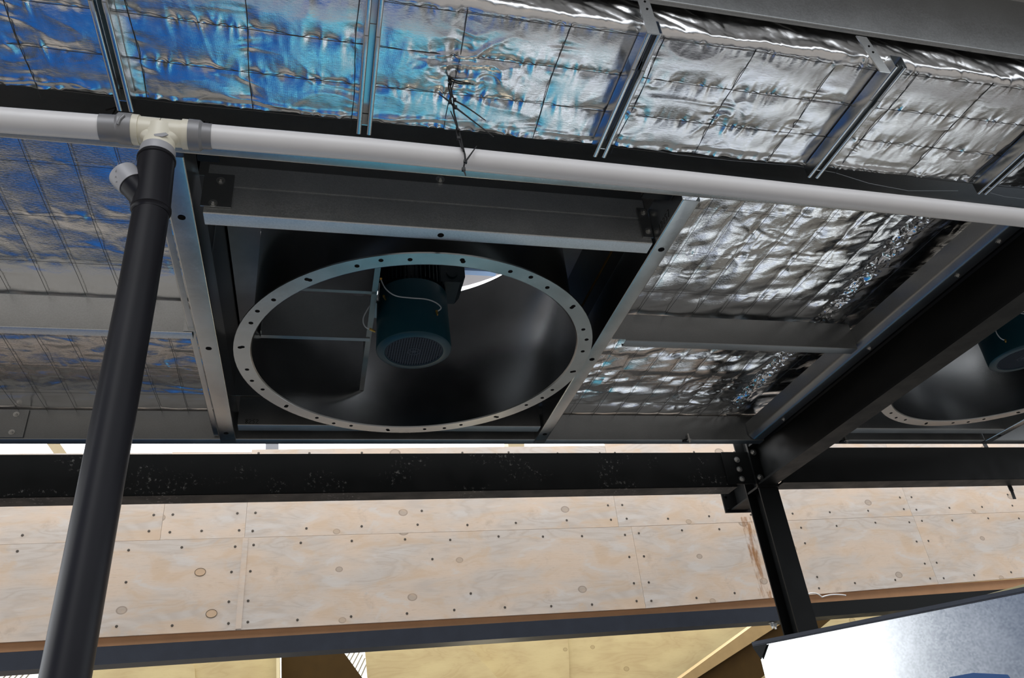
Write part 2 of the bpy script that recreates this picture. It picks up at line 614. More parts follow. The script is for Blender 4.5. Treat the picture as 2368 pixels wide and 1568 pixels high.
def purlin(name, x0, x1, y, z, h, b, lip, m, label, cat='purlin', group=None, swage=False):
    mb = MB()
    pr = c_profile(h, b, lip)
    if swage:
        k = h * 0.5
        pr = [(b, lip), (b, 0), (0, 0), (0, k), (0.0015, k + 0.004), (0.0015, k + 0.010), (0, k + 0.014), (0, h), (b, h), (b, h - lip)]
    mb.sheet(pr, (x0, y, z), Y_, Z_, (x1 - x0, 0, 0))
    t = thing(name, label, cat, ((x0 + x1) / 2, y, z), group)
    build('channel', mb, m, t)
    return t


ZF = 1.60                                   # underside of the steel frame
p_front = purlin('steel_purlin', -3.2, 2.50, 1.608, ZF, 0.16, 0.074, 0.018, 'galv',
                 'long galvanised purlin running behind the white pipe, blue sheen on its underside')
p_top = purlin('steel_purlin', -1.2, 3.6, 1.108, 1.739, 0.29, 0.012, 0.004, 'galv_top',
               'deep galvanised purlin crossing the upper right corner', swage=False)
p_l = purlin('steel_purlin', -2.6, -0.475, 2.640, ZF, 0.142, 0.045, 0.014, 'web',
             'galvanised purlin halfway across the left foil bay, behind the black pipe')
p_r = purlin('steel_purlin', 1.262, 2.412, 2.585, ZF, 0.135, 0.05, 0.014, 'galv_dark',
             'galvanised purlin halfway across the right foil bay, left of the black rafter')
p_end = purlin('steel_purlin', -2.8, 2.51, 3.628, ZF, 0.15, 0.055, 0.016, 'galv_dark',
               'long galvanised purlin along the far edge of the roof, above the light gap')
p_end2 = purlin('steel_purlin', 2.70, 6.0, 3.628, ZF, 0.15, 0.055, 0.016, 'galv_dark',
                'galvanised purlin along the far roof edge, right of the black rafter')
tr_f = purlin('trimmer_channel', -0.362, 1.118, 1.932, ZF, 0.20, 0.056, 0.016, 'galv_soft',
              'galvanised trimmer channel spanning in front of the big fan, between the two frame channels', 'trimmer', None, True)
tr_b = purlin('trimmer_channel', -0.368, 1.116, 3.462, ZF, 0.15, 0.062, 0.016, 'galv_dark',
              'galvanised trimmer channel behind the big fan ring, its far side', 'trimmer')
tr_b2 = purlin('trimmer_channel', 2.70, 4.10, 3.462, ZF, 0.15, 0.062, 0.016, 'galv_dark',
               'galvanised trimmer channel behind the partly hidden fan at the right edge', 'trimmer')
mb = MB()
mb.cur = 0
mb.disc((0.372, 1.962, ZF - 0.0018), (0, 0, -1), 0.011)
build('bolt_hole', mb, 'hole', tr_f)

p = at_y(1018, 415, 1.930)
build('bolt', MB().bolt((p[0], 1.930, p[2]), (0, -1, 0), 0.010, 0.008), 'bolt', tr_f)
# the two frame channels either side of the fan, running away from the camera


def frame_channel(x_out, x_in, web_left, label, y0=1.695):
    t = thing('frame_channel', label, 'frame channel', ((x_out + x_in) / 2, 2.6, ZF))
    w = abs(x_in - x_out)
    s = 1 if web_left else -1
    xw = min(x_out, x_in) if web_left else max(x_out, x_in)
    mb = MB()
    mb.sheet([(w, 0.020), (w, 0), (0, 0), (0, 0.15), (w, 0.15), (w, 0.13)], (xw, y0, ZF - 0.004), (s, 0, 0), Z_, (0, 3.624 - y0, 0))
    build('channel', mb, 'galv', t)
    build('end_tab', MB().box(min(x_out, x_in), max(x_out, x_in), 3.6245, 3.662, ZF - 0.0052, ZF - 0.0027), 'galv', t)
    xm = xw + s * w * 0.52
    for y in (1.955, 2.745, 3.545):
        if y < y0:
            continue
        h = MB()
        h.disc((xm, y, ZF - 0.0062), (0, 0, -1), 0.0115)
        build('bolt_hole', h, 'hole', t)
    return t


fl = frame_channel(-0.459, -0.388, False, 'galvanised frame channel left of the big fan, foil bay on its other side')
fr = frame_channel(1.190, 1.128, True, 'galvanised frame channel right of the big fan, foil bay on its other side')


def strokes(name, paths, o, u, v, parent, m='ink', r=0.0011):
    mb = MB()
    o, u, v = (np.array(q, float) for q in (o, u, v))
    for p in paths:
        mb.tube([o + a * u + b * v for a, b in p], r, 5)
    return build(name, mb, m, parent)


DIG = {'1': [[(0.2, 0), (0.25, 1)]], '2': [[(0, 0.8), (0.25, 1), (0.5, 0.75), (0, 0), (0.55, 0)]],
       'S': [[(0.5, 0.9), (0.2, 1), (0.05, 0.75), (0.45, 0.4), (0.3, 0), (0, 0.1)]], '7': [[(0, 1), (0.5, 1), (0.15, 0)]],
       '8': [[(0.25, 0.55), (0, 0.8), (0.25, 1), (0.5, 0.8), (0.25, 0.55), (0, 0.2), (0.25, 0), (0.5, 0.2), (0.25, 0.55)]]}


def write(txt, o, u, v, parent, h=0.018):
    ps = []
    for i, ch in enumerate(txt):
        for p in DIG[ch]:
            ps.append([((a + i * 0.72) * h, b * h) for a, b in p])
    return strokes('marker_writing', ps, o, u, v, parent)


p = at_z(2300, 1006, ZF)
frame_channel(p[0] + 0.062, p[0], True, 'short galvanised frame channel at the right edge, beside the partly hidden fan', 3.16)
write('122S7', (1.1262, 1.88, ZF + 0.012), (0, -1, 0), Z_, fr, 0.026)
write('82S2', (-0.335, 3.4585, ZF + 0.006), X_, Z_, tr_b, 0.022)
strokes('marker_arrow', [[(0, 0), (0.012, 0.05)], [(-0.014, 0.034), (0.012, 0.05), (0.022, 0.03)]], at_y(252, 276, 1.6055), X_, Z_, p_front, 'ink', 0.0014)
strokes('marker_scribble', [[(0, 0), (0.006, 0.012), (0.012, 0.0), (0.02, 0.01), (0.026, 0.002)]], at_y(466, 287, 1.6055), X_, Z_, p_front, 'ink', 0.0014)

# thin edge angle beside the left channel and long edge channel against the rafter
mb = MB()
mb.sheet([(0, 0.06), (0, 0), (0.022, 0)], (-0.489, 1.71, ZF + 0.012), X_, Z_, (0, 1.90, 0), 0.002, 0.003)
build('edge_angle', mb, 'galv', None, 'narrow galvanised angle along the outer side of the left frame channel', 'angle')
t = thing('edge_channel', 'galvanised edge channel running along the left side of the black rafter', 'edge channel', (2.45, 2.6, ZF))
mb = MB()
mb.sheet([(0.0, 0.10), (0.0, 0.025), (0.025, 0.0), (0.088, 0.0), (0.088, 0.06)], (2.415, 1.69, ZF + 0.002), X_, Z_, (0, 1.93, 0), 0.0025, 0.008)
build('channel', mb, 'galv_dark', t)
for y in (1.78, 2.0, 2.58, 3.35):
    b_ = MB().bolt((2.475, y, ZF + 0.001), (0, 0, -1), 0.008, 0.006)
    build('bolt', b_, 'bolt', t)

# cleats with bolts


def cleat(x0, x1, y, z0, z1, bolts, label, m='galv_dark', rough_nrm=(0, -1, 0), leg=None):
    t = thing('cleat_plate', label, 'cleat', ((x0 + x1) / 2, y, z0))
    mb = MB()
    mb.box(x0, x1, y - 0.006, y - 0.001, z0, z1)
    if leg:
        mb.box(leg, leg + 0.005, y - 0.006, y + 0.05, z0, z1)
    build('plate', mb, m, t)
    for (bx, bz) in bolts:
        build('bolt', MB().bolt((bx, y - 0.006, bz), rough_nrm, 0.0085, 0.007), 'bolt', t)
    return t


cleat(-0.372, -0.283, 1.930, 1.622, 1.755, ((-0.322, 1.727), (-0.336, 1.634)),
      'bolted cleat plate at the left end of the channel in front of the fan')
cleat(1.085, 1.124, 1.930, 1.622, 1.755, ((1.108, 1.735), (1.110, 1.65)),
      'bolted cleat plate at the right end of the channel in front of the fan')
cleat(-0.505, -0.462, 2.636, 1.603, 1.735, ((-0.492, 1.712),),
      'pale cleat plate at the end of the left bay purlin, bolted to the frame channel', 'galv_bright')
cleat(1.200, 1.262, 2.584, 1.603, 1.73, (), 'dull cleat plate at the left end of the right bay purlin')
cleat(-1.44, -1.31, 3.625, 1.605, 1.745, ((-1.36, 1.72), (-1.36, 1.63)),
      'cleat plate on the far roof edge purlin at the left edge of the picture')
# angle clip and timber-dark packer behind the front purlin, at both frame channels
for x0, x1, lab in ((-0.365, -0.305, 'dark angle clip in the corner between front purlin and left frame channel'),
                    (1.02, 1.122, 'dark angle clip in the corner between front purlin and right frame channel')):
    t = thing('angle_clip', lab, 'clip', ((x0 + x1) / 2, 1.70, 1.66))
    mb = MB()
    mb.sheet([(0, 0.07), (0, 0), (0.075, 0)], (x0, 1.690, 1.655), Y_, Z_, (x1 - x0, 0, 0), 0.004, 0.004)
    build('angle', mb, 'black', t)
    build('bolt', MB().bolt(((x0 + x1) / 2, 1.688, 1.69), (0, -1, 0), 0.009, 0.007), 'bolt', t)

# curb sheets boxing in the fan bay
t = thing('fan_curb', 'dark galvanised curb sheets boxing in the big fan above the frame channels', 'curb', (FX, FY, 1.76))
for nm, bx in (('side_sheet', (-0.402, -0.399, 1.99, 3.46, 1.752, ZD)), ('side_sheet', (1.150, 1.153, 1.99, 3.46, 1.752, ZD)),
               ('front_sheet', (-0.402, 1.153, 1.985, 1.988, 1.80, ZD)), ('back_sheet', (-0.402, 1.153, 3.452, 3.455, 1.75, ZD))):
    build(nm, MB().box(*bx), 'galv_dark', t)
for y in (2.42, 2.434, 2.448):
    p = ray(1395, 738) * (1.1485 / ray(1395, 738)[0])
    build('white_mark', MB().box(1.1475, 1.1498, p[1] - 0.018 + (y - 2.42) * 1.3, p[1] - 0.012 + (y - 2.42) * 1.3, p[2] - 0.012, p[2] + 0.012), 'white', t)
build('rust_line', MB().box(1.1480, 1.1499, 2.03, 2.75, 1.86, 1.872), 'rusty', t, 'brown rust line along the right curb sheet')
for y in (2.14, 2.36):
    build('fold_strip', MB().box(-0.399, -0.393, y, y + 0.012, 1.78, ZD - 0.01), 'galv', t)


# ------------------------------------------------------------------ battens (lipped channels) under the foil
HX = [-0.510, 0.0955, 0.790, 1.5235, 2.190]
lab = ['leftmost lipped steel batten under the bluest foil', 'second lipped steel batten from the left, left of the black cable ties',
       'middle lipped steel batten, right of the black cable ties', 'fourth lipped steel batten from the left, under silver foil',
       'rightmost lipped steel batten, cut by the right edge of the picture']
hat = [(-0.0085, 0.012), (-0.0085, 0.0), (-0.0195, 0.0), (-0.0195, 0.048), (0.0195, 0.048), (0.0195, 0.0), (0.0085, 0.0), (0.0085, 0.012)]
hat0 = None
for i, x in enumerate(HX):
    if hat0 is None:
        hat0 = thing('steel_batten', lab[0], 'batten', (x, 1.33, ZF), 'lipped steel battens under the foil blanket')
        mb = MB().sheet(hat, (x, 1.108, ZF), X_, Z_, (0, 0.440, 0), 0.0016, 0.0035)
        build('channel', mb, 'galv_bright', hat0)
        mb = MB().sheet(hat, (x, 1.225, ZF - 0.0022), X_, Z_, (0, 0.028, 0), 0.0016, 0.0035)
        build('joint_sleeve', mb, 'galv', hat0)
        mb = MB().box(x - 0.016, x + 0.016, 1.515, 1.518, ZF + 0.004, ZF + 0.044)
        mb.box(x - 0.016, x + 0.016, 1.515, 1.540, ZF + 0.042, ZF + 0.0455)
        build('end_clip', mb, 'galv', hat0)
        o = hat0
    else:
        o = copy_tree(hat0)
        o.location = (x, 1.33, ZF + EZ)
        o['label'] = lab[i]
for (p0, p1, labl) in (((1512, 78), (1480, -25), 'flat steel strap rising from the near end of the middle batten'),
                       ((2048, 166), (1992, 84), 'flat steel strap rising from the near end of the fourth batten')):
    a, b_ = at_y(*p0, 1.104), at_y(*p1, 1.098)
    mb = MB()
    w = 0.017
    mb.add([a + (-w, 0, 0), a + (w, 0, 0), b_ + (w, 0, 0), b_ + (-w, 0, 0), a + (-w, 0.003, 0), a + (w, 0.003, 0), b_ + (w, 0.003, 0), b_ + (-w, 0.003, 0)],
           [(0, 1, 2, 3), (7, 6, 5, 4), (0, 4, 5, 1), (1, 5, 6, 2), (2, 6, 7, 3), (3, 7, 4, 0)])
    t = thing('steel_strap', labl, 'strap', a)
    build('strap', mb, 'galv_bright', t)
    for k in (0.55, 0.72):
        build('rivet_hole', MB().disc(a + (b_ - a) * k + (0.003, -0.001, 0), (0, -1, 0), 0.0035, 8), 'hole', t)


# ------------------------------------------------------------------ foil blankets
def vnoise(x, y, seed):
    """smooth value noise, arrays in, 0..1"""
    rs = np.random.RandomState(seed)
    T = rs.rand(256, 256)
    xi, yi = np.floor(x).astype(int), np.floor(y).astype(int)
    fx, fy = x - xi, y - yi
    fx, fy = fx * fx * fx * (fx * (6 * fx - 15) + 10), fy * fy * fy * (fy * (6 * fy - 15) + 10)
    a, b_ = T[xi % 256, yi % 256], T[(xi + 1) % 256, yi % 256]
    c, d = T[xi % 256, (yi + 1) % 256], T[(xi + 1) % 256, (yi + 1) % 256]
    return (a * (1 - fx) + b_ * fx) * (1 - fy) + (c * (1 - fx) + d * fx) * fy


def crease(x, y, s, seed):
    """sharp-ridged folds: |noise|, warped"""
    wx = vnoise(x * s * 0.7, y * s * 0.7, seed + 7) * 1.6
    wy = vnoise(x * s * 0.7 + 9, y * s * 0.7, seed + 8) * 1.6
    return np.abs(vnoise(x * s + wx, y * s + wy, seed) - 0.5) * 2


def grid_mesh(P):
    """P: (rows, cols, 3)"""
    r, c, _ = P.shape
    idx = np.arange(r * c).reshape(r, c)
    q = np.stack([idx[:-1, :-1], idx[:-1, 1:], idx[1:, 1:], idx[1:, :-1]], -1).reshape(-1, 4)
    mb = MB()
    mb.v = [tuple(p) for p in P.reshape(-1, 3)]
    mb.f = [tuple(int(i) for i in f) for f in q]
    mb.mi = [0] * len(mb.f)
    return mb


def puff(u, p):
    return np.power(np.abs(np.sin(np.pi * u)), p)


# upper blanket: a horizontal quilted sheet that folds up behind the top purlin
WX0, WDX = -0.7265, 0.2625          # wires running away from the camera
WY0, WDY = 1.158, 0.131             # wires running left to right


def wire_z(y):
    return 1.650 + (y - 1.158) * 0.015


def up_height(x, y):
    u, v = (x - WX0) / WDX, (y - WY0) / WDY
    pf = puff(u, 0.75) * puff(v, 0.75)
    amp = 0.0026 + 0.0046 * vnoise(x * 3.1, y * 6, 3)
    h = -amp * pf
    dv = np.abs(v - np.round(v)) * WDY
    du = np.abs(u - np.round(u)) * WDX
    # gathers at right angles to the stitched rows
    g = crease(x, y * 0.25, 26, 11) - 0.4
    h += 0.0075 * g * np.exp(-dv / 0.019)
    h += 0.0022 * (crease(x, y * 0.3, 62, 15) - 0.4) * np.exp(-dv / 0.028)
    g = crease(x * 0.3, y, 24, 12) - 0.4
    h += 0.0055 * g * np.exp(-du / 0.022)
    h += 0.0020 * (crease(x, y * 1.6, 9, 13) - 0.4)
    # crumpled patch by the cable ties
    m = np.exp(-(((x - 0.36) / 0.13) ** 2 + ((y - 1.33) / 0.09) ** 2))
    h += m * (0.010 * (crease(x, y, 17, 21) - 0.4) + 0.004 * (crease(x, y, 38, 22) - 0.4))
    m = np.exp(-(((x - 1.12) / 0.07) ** 2 + ((y - 1.42) / 0.07) ** 2))
    h += m * 0.006 * (crease(x, y, 24, 23) - 0.4)
    # loose folds along the far edge
    m = np.exp(-np.abs(y - 1.535) / 0.022)
    h += m * (0.010 * (crease(x * 0.35, y * 2.4, 9, 31) - 0.4) + 0.004 * (crease(x, y, 22, 32) - 0.4))
    z = wire_z(y) + 0.0015 + h
    for hx in HX:               # pushed up by the battens
        w = np.exp(-np.power(np.abs(x - hx) / 0.045, 4))
        z = z + w * np.maximum(0, 1.6525 - z)
    return z


xs = np.arange(-1.55, 2.50, 0.0045)
ys = np.arange(1.150, 1.552, 0.0040)
XX, YY = np.meshgrid(xs, ys)
ZZ = up_height(XX, YY)
flat = np.stack([XX, YY, ZZ], -1)
tz = np.arange(0.0, 0.235, 0.0050)[::-1]        # upstand rows, top to bottom
XV, TV = np.meshgrid(xs, tz)
edge_z = up_height(xs, np.full_like(xs, 1.150))
fold = 0.010 + 0.014 * vnoise(XV * 7, TV * 0 + 3.3, 47)
yv = 1.134 - 0.016 * np.exp(-TV / 0.03) * 0.2
d = 0.0055 * (crease(XV * 1.2 + TV * 2.2, TV * 0.7 - XV * 0.3, 8, 41) - 0.4) + 0.004 * (crease(XV, TV * 0.4, 20, 42) - 0.4) * np.exp(-TV / 0.06)
d += 0.0016 * (crease(XV, TV, 26, 43) - 0.4) + 0.0007 * (crease(XV, TV, 58, 44) - 0.4)
yv = yv - d * np.clip(TV / 0.02, 0.1, 1)
ease = np.clip(TV / fold, 0, 1)
yv = yv + (1 - ease) ** 2 * 0.014
yv = yv - 0.006 * (crease(XV, TV * 0.15, 17, 45) - 0.4) * np.exp(-TV / 0.035) - 0.0025 * (crease(XV + 0.6 * TV, TV * 0.3, 44, 46) - 0.4) * np.exp(-TV / 0.03)
up = np.stack([XV, yv, edge_z[None, :] + 0.002 + TV], -1)
P = np.concatenate([up, flat], 0)
wm = thing('foil_blanket', 'quilted silver foil insulation blanket above the steel battens, blue at left and silver at right', 'insulation', (0.5, 1.36, 1.65))
build('foil_sheet', grid_mesh(P), 'foil', wm, smooth=60)
for k in range(-3, 15):
    x = WX0 + k * WDX
    if not (-1.5 < x < 2.48):
        continue
    yy = np.linspace(1.15, 1.548 + (0.03 if k % 3 == 0 else 0), 12)
    build('wire', MB().tube([(x + 0.003 * math.sin(k * 9 + 17 * y), y, wire_z(y) - 0.001 - 0.006 * max(0, (y - 1.53) / 0.06)) for y in yy], 0.0011, 5), 'wire', wm)
for j in range(0, 4):
    y = WY0 + j * WDY
    xx = np.linspace(-1.5, 2.48, 90)
    build('wire', MB().tube([(x, y + 0.003 * math.sin(5 * x + j), wire_z(y) - 0.0005 - 0.002 * abs(math.sin(math.pi * (x - WX0) / WDX))) for x in xx], 0.0010, 5), 'wire', wm)
mb = MB()
pts = [at_y(*q, 1.57) for q in ((1420, 327), (1560, 357), (1700, 372), (1840, 383), (1930, 399), (2010, 424), (2100, 441), (2215, 441))]
mb.tube(pts, 0.0010, 5)
build('loose_wire', mb, 'cable', None, 'thin loose wire drooping under the far edge of the silver foil', 'wire')
mb = MB()
mb.tube([at_y(*q, 1.56) for q in ((2290, 446), (2325, 455), (2345, 457), (2400, 465))], 0.0010, 5)
build('loose_wire', mb, 'cable', None, 'short loose wire right of the rightmost batten', 'wire')


def bay(x0, x1, y0, y1, seed, wires_x, wires_y, crumple, yp, base, rows_amp, lab_, loc, seam=None):
    st = 0.0052
    xs = np.arange(x0, x1, st)
    ys = np.arange(y0, y1, st)
    X, Y = np.meshgrid(xs, ys)
    u = (X - wires_x[0]) / wires_x[1]
    v = (Y - wires_y[0]) / wires_y[1]
    pf = puff(u, 0.8) * (0.55 + 0.45 * puff(v, 0.8))
    h = -base * pf * (0.6 + 0.8 * vnoise(X * 4, Y * 4, seed))
    far = np.clip((Y - yp[0][0] - 0.08) * 12, 0, 1)
    crumple = crumple * (1 + (0.9 if seam is None else 0.3) * far)     # the far half is more crumpled
    # broad soft folds lying across the bay, with sharper creasing in places
    h += crumple * 2.0 * (vnoise(X * 4.5 + 1.5 * Y, Y * 11, seed + 1) - 0.5)
    h += crumple * 0.9 * (vnoise(X * 12, Y * 21 + 6 * X, seed + 9) - 0.5)
    msk = np.clip((vnoise(X * 3, Y * 4, seed + 10) - 0.35) * 3, 0, 1)
    h += crumple * 0.75 * msk * (crease(X * 0.7 + 0.4 * Y, Y * 1.4 - 0.3 * X, 12, seed + 2) - 0.4)
    h += crumple * 0.28 * msk * (crease(X, Y, 30, seed + 3) - 0.4)
    dv = np.abs(v - np.round(v)) * wires_y[1]
    h += rows_amp * (crease(X, Y * 0.4, 22, seed + 4) - 0.4) * np.exp(-dv / 0.025)
    if seam is not None:
        dx = np.abs(X - seam - 0.02 * (Y - 2.6))
        m = np.exp(-np.power(dx / 0.045, 4))
        h = h * (1 - 0.7 * m) + m * (0.012 * (crease(X * 0.8, Y, 26, seed + 5) - 0.4) + 0.007 * (crease(X, Y, 55, seed + 6) - 0.4))
    z = 1.752 + h
    for q, hh in yp:
        w = np.exp(-np.power(np.abs(Y - q - 0.025) / 0.055, 4))
        z = z + w * np.maximum(0, ZF + hh + 0.005 - z)
    w_ = thing('foil_blanket', lab_, 'insulation', loc)
    build('foil_sheet', grid_mesh(np.stack([X, Y, z], -1)), 'foil_bay', w_, smooth=60)
    k = math.ceil((x0 - wires_x[0]) / wires_x[1])
    while wires_x[0] + k * wires_x[1] < x1:
        x = wires_x[0] + k * wires_x[1]
        for (a, b_) in ((y0 + 0.02, yp[0][0] - 0.006), (yp[0][0] + 0.06, y1 - 0.03)):
            build('wire', MB().tube([(x + 0.004 * math.sin(k * 5 + 6 * y), y, 1.742) for y in np.linspace(a, b_, 8)], 0.0009, 5), 'wire', w_)
        k += 1
    j = math.ceil((y0 - wires_y[0]) / wires_y[1])
    while wires_y[0] + j * wires_y[1] < y1:
        y = wires_y[0] + j * wires_y[1]
        if all(not (q - 0.02 < y < q + 0.07) for q, _ in yp):
            build('wire', MB().tube([(x, y, 1.743) for x in np.linspace(x0 + 0.02, x1 - 0.02, 10)], 0.0008, 5), 'wire', w_)
        j += 1
    return w_


bay(-1.95, -0.462, 1.690, 3.675, 100, (-0.986, 0.1235), (1.925, 0.252), 0.0018, ((2.640, 0.142), (3.628, 0.15)), 0.002, 0.003,
    'crumpled silver foil blanket in the left roof bay behind the black downpipe', (-1.0, 2.6, 1.74))
bay(1.215, 2.50, 1.690, 3.675, 200, (1.473, 0.1285), (1.890, 0.264), 0.0048, ((2.585, 0.135), (3.628, 0.15)), 0.004, 0.004,
    'crumpled silver foil blanket in the right roof bay between fan and black rafter', (1.8, 2.6, 1.74), 2.27)

# ------------------------------------------------------------------ fans
RI, RO = 0.655, 0.722
ZR = 1.560


def make_fan():
    t = thing('exhaust_fan', 'big round exhaust fan in full view at the centre, open ring facing down', 'fan', (FX, FY, ZR))
    c = (FX, FY, 0)
    mb = MB()
    mb.lathe([(RI + 0.004, ZR), (RI + 0.004, 2.32), (RI, 2.32), (RI, ZR + 0.004)], c, 96, closed=True)
    cas = build('casing', mb, 'casing', t, 'dull steel cylinder casing')
    mb = MB()
    mb.lathe([(RI, ZR + 0.012), (RI + 0.002, ZR + 0.003), (RI + 0.006, ZR), (RO, ZR), (RO, ZR + 0.006), (RI + 0.006, ZR + 0.006)], c, 96)
    fl_ = build('flange_ring', mb, 'galv', t, 'drilled flange ring')
    rm = (RI + RO) / 2 + 0.004
    for n, off in ((16, 0.10), (24, 0.18)):
        for k in range(n):
            a = 2 * math.pi * (k + off) / n + 0.05
            r = rm + (0.005 if n == 16 else -0.004)
            mb = MB().tube([(FX + r * math.cos(a), FY + r * math.sin(a), ZR - 0.0006), (FX + r * math.cos(a), FY + r * math.sin(a), ZR + 0.001)], 0.0085, 12)
            build('bolt_hole', mb, 'hole', fl_)
    # support plates
    mb = MB()
    xs_, ys_ = 0.207, 2.862
    mb.box(xs_ - 0.002, xs_ + 0.002, 2.33, 3.36, 1.738, 2.30)
    mb.box(xs_ - 0.020, xs_ - 0.002, 2.33, 3.355, 1.738, 1.741)
    build('support_plate', mb, 'casing', t, 'support plate running away from the camera')
    mb = MB()
    xl = FX - math.sqrt(RI ** 2 - (ys_ - FY) ** 2) + 0.003
    mb.box(xl, xs_ - 0.003, ys_ - 0.002, ys_ + 0.002, 1.734, 1.955)
    mb.box(xl, xs_ - 0.003, ys_ + 0.002, ys_ + 0.022, 1.734, 1.737)
    mb.box(xl, xs_ - 0.003, ys_ - 0.002, ys_ + 0.03, 1.952, 1.955)
    mb.box(xl, xl + 0.004, ys_ - 0.03, ys_ - 0.002, 1.738, 1.95)
    build('support_plate', mb, 'galv_dark', t, 'farther support plate running left to the casing')
    mb = MB()
    y2 = 2.525
    x2 = FX - math.sqrt(RI ** 2 - (y2 - FY) ** 2) + 0.003
    mb.box(x2, xs_ - 0.003, y2 - 0.002, y2 + 0.002, 1.738, 2.30)
    mb.box(x2, xs_ - 0.003, y2 - 0.016, y2 - 0.002, 1.738, 1.741)
    build('support_plate', mb, 'casing', t, 'nearer support plate running left to the casing')
    mb = MB().box(xs_ + 0.004, FX - 0.10, 2.80, 2.92, 1.88, 1.90)
    build('support_bracket', mb, 'galv_dark', t)
    # motor
    mx, my = FX - 0.018, FY
    mb = MB()
    mb.lathe([(0.118, 1.604), (0.121, 1.598), (0.146, 1.600), (0.154, 1.606), (0.156, 1.616), (0.153, 1.70), (0.150, 1.868), (0.140, 1.874), (0.10, 1.874)], (mx, my, 0), 56)
    mo = build('motor', mb, 'motor', t, 'dark blue motor shell')
    mb = MB()
    mb.lathe([(0.119, 1.6005), (0.116, 1.599), (0.114, 1.6005)], (mx, my, 0), 48)
    R = 0.115
    n = 22
    for i in range(n):
        x = -R + (i + 0.5) * 2 * R / n
        hlen = math.sqrt(max(0, R * R - x * x))
        mb.box(mx + x - 0.0022, mx + x + 0.0022, my - hlen, my + hlen, 1.6015, 1.6030)
    n = 34
    for i in range(n):
        y = -R + (i + 0.5) * 2 * R / n
        hlen = math.sqrt(max(0, R * R - y * y))
        mb.box(mx - hlen, mx + hlen, my + y - 0.0014, my + y + 0.0014, 1.6025, 1.6035)
    mb.lathe([(0.0005, 1.6008), (0.010, 1.6008), (0.012, 1.603)], (mx, my, 0), 20)
    mb.lathe([(0.022, 1.603), (0.023, 1.6008), (0.028, 1.6008), (0.029, 1.603)], (mx, my, 0), 24)
    build('fan_cover_grille', mb, 'grille', mo, 'pierced grille at the motor end')
    build('cover_back', MB().disc((mx, my, 1.612), (0, 0, -1), 0.12, 40), 'hole', mo)
    mb = MB()
    mb.lathe([(0.116, 1.872), (0.116, 2.24), (0.10, 2.25)], (mx, my, 0), 48)
    for k in range(44):
        a = 2 * math.pi * k / 44
        u = np.array([math.cos(a), math.sin(a), 0])
        w = np.array([-math.sin(a), math.cos(a), 0])
        mb.obox(np.array([mx, my, 1.885]) + u * 0.112 - w * 0.0016, u * 0.034, w * 0.0032, (0, 0, 0.34))
    build('cooling_fins', mb, 'motor_dark', mo)
    mb = MB()
    prof = [(0, 0), (0.085, 0), (0.108, 0.03), (0.108, 0.20), (0.085, 0.24), (0, 0.24)]
    mb.prism([(a, b_) for a, b_ in prof], (mx + 0.115, my - 0.085, 1.905), X_, Z_, (0, 0.17, 0))
    mb.tube([(mx + 0.165, my - 0.086, 1.95), (mx + 0.165, my - 0.093, 1.95)], 0.024, 18)
    mb.tube([(mx + 0.165, my - 0.086, 2.09), (mx + 0.165, my - 0.093, 2.09)], 0.024, 18)
    build('terminal_box', mb, 'motor_dark', mo, 'dark terminal box on the motor side')
    # control tube and brass unions
    A = [at_y(x, y, FY - 0.16) for x, y in ((880, 645), (892, 668), (915, 684), (950, 689), (985, 692), (1008, 700), (1020, 712), (1010, 721))]
    B = [at_y(x, y, FY - 0.10) for x, y in ((877, 655), (873, 685), (855, 708), (842, 730), (840, 745), (846, 757), (858, 762))]

    def spl(P, k=6):
        P = [P[0]] + P + [P[-1]]
        out = []
        for i in range(1, len(P) - 2):
            for j in range(k):
                s = j / k
                p0, p1, p2, p3 = P[i - 1:i + 3]
                out.append(0.5 * ((2 * p1) + (p2 - p0) * s + (2 * p0 - 5 * p1 + 4 * p2 - p3) * s * s + (3 * p1 - p0 - 3 * p2 + p3) * s ** 3))
        out.append(P[-2])
        return out
    build('grease_tube', MB().tube(spl(A), 0.0026, 8), 'cable', t, 'pale tube curving across the motor')
    build('grease_tube', MB().tube(spl(B), 0.0026, 8), 'cable', t, 'pale tube looping beside the support plate')
    for p, q in ((A[-1], (0.02, 0.09, -0.004)), (B[-1], (0.022, 0.02, 0)), (A[0], (-0.006, 0.02, 0.01)), (at_y(888, 686, FY - 0.14), (0.02, 0.05, 0))):
        p = np.array(p)
        d_ = np.array(q, float)
        d_ /= np.linalg.norm(d_)
        mb = MB().tube([p - d_ * 0.006, p + d_ * 0.012], 0.0052, 6)
        mb.tube([p + d_ * 0.010, p + d_ * 0.022], 0.0042, 10)
        build('brass_union', mb, 'brass', t, 'brass union')
    # weather cowl above
    mb = MB().lathe([(0.0001, 2.452), (0.70, 2.444), (0.788, 2.440), (0.788, 2.455), (0.70, 2.47), (0.0001, 2.53)], c, 72)
    cw = build('weather_cowl', mb, 'cowl', t, 'grey weather cowl over the casing')
    mb = MB().box(FX - 0.52, FX + 0.52, FY + 0.525, FY + 0.565, 2.425, 2.443)
    build('cowl_rib', mb, 'rib_blue', cw, 'bluish rib under the cowl')
    for a in (0.3, 1.9, 3.5, 5.1):
        mb = MB()
        u = np.array([math.cos(a), math.sin(a), 0])
        w = np.array([-math.sin(a), math.cos(a), 0])
        mb.obox(np.array([FX, FY, 2.30]) + u * (RI + 0.005) - w * 0.015, u * 0.004, w * 0.03, (0, 0, 0.145))
        build('cowl_leg', mb, 'galv', cw)
    return t


fan = make_fan()
fan2 = copy_tree(fan)
fan2.location = (F2X, 2.655, ZR + EZ + 0.02)
fan2['label'] = 'second exhaust fan, mostly hidden behind the black rafter at the right edge'

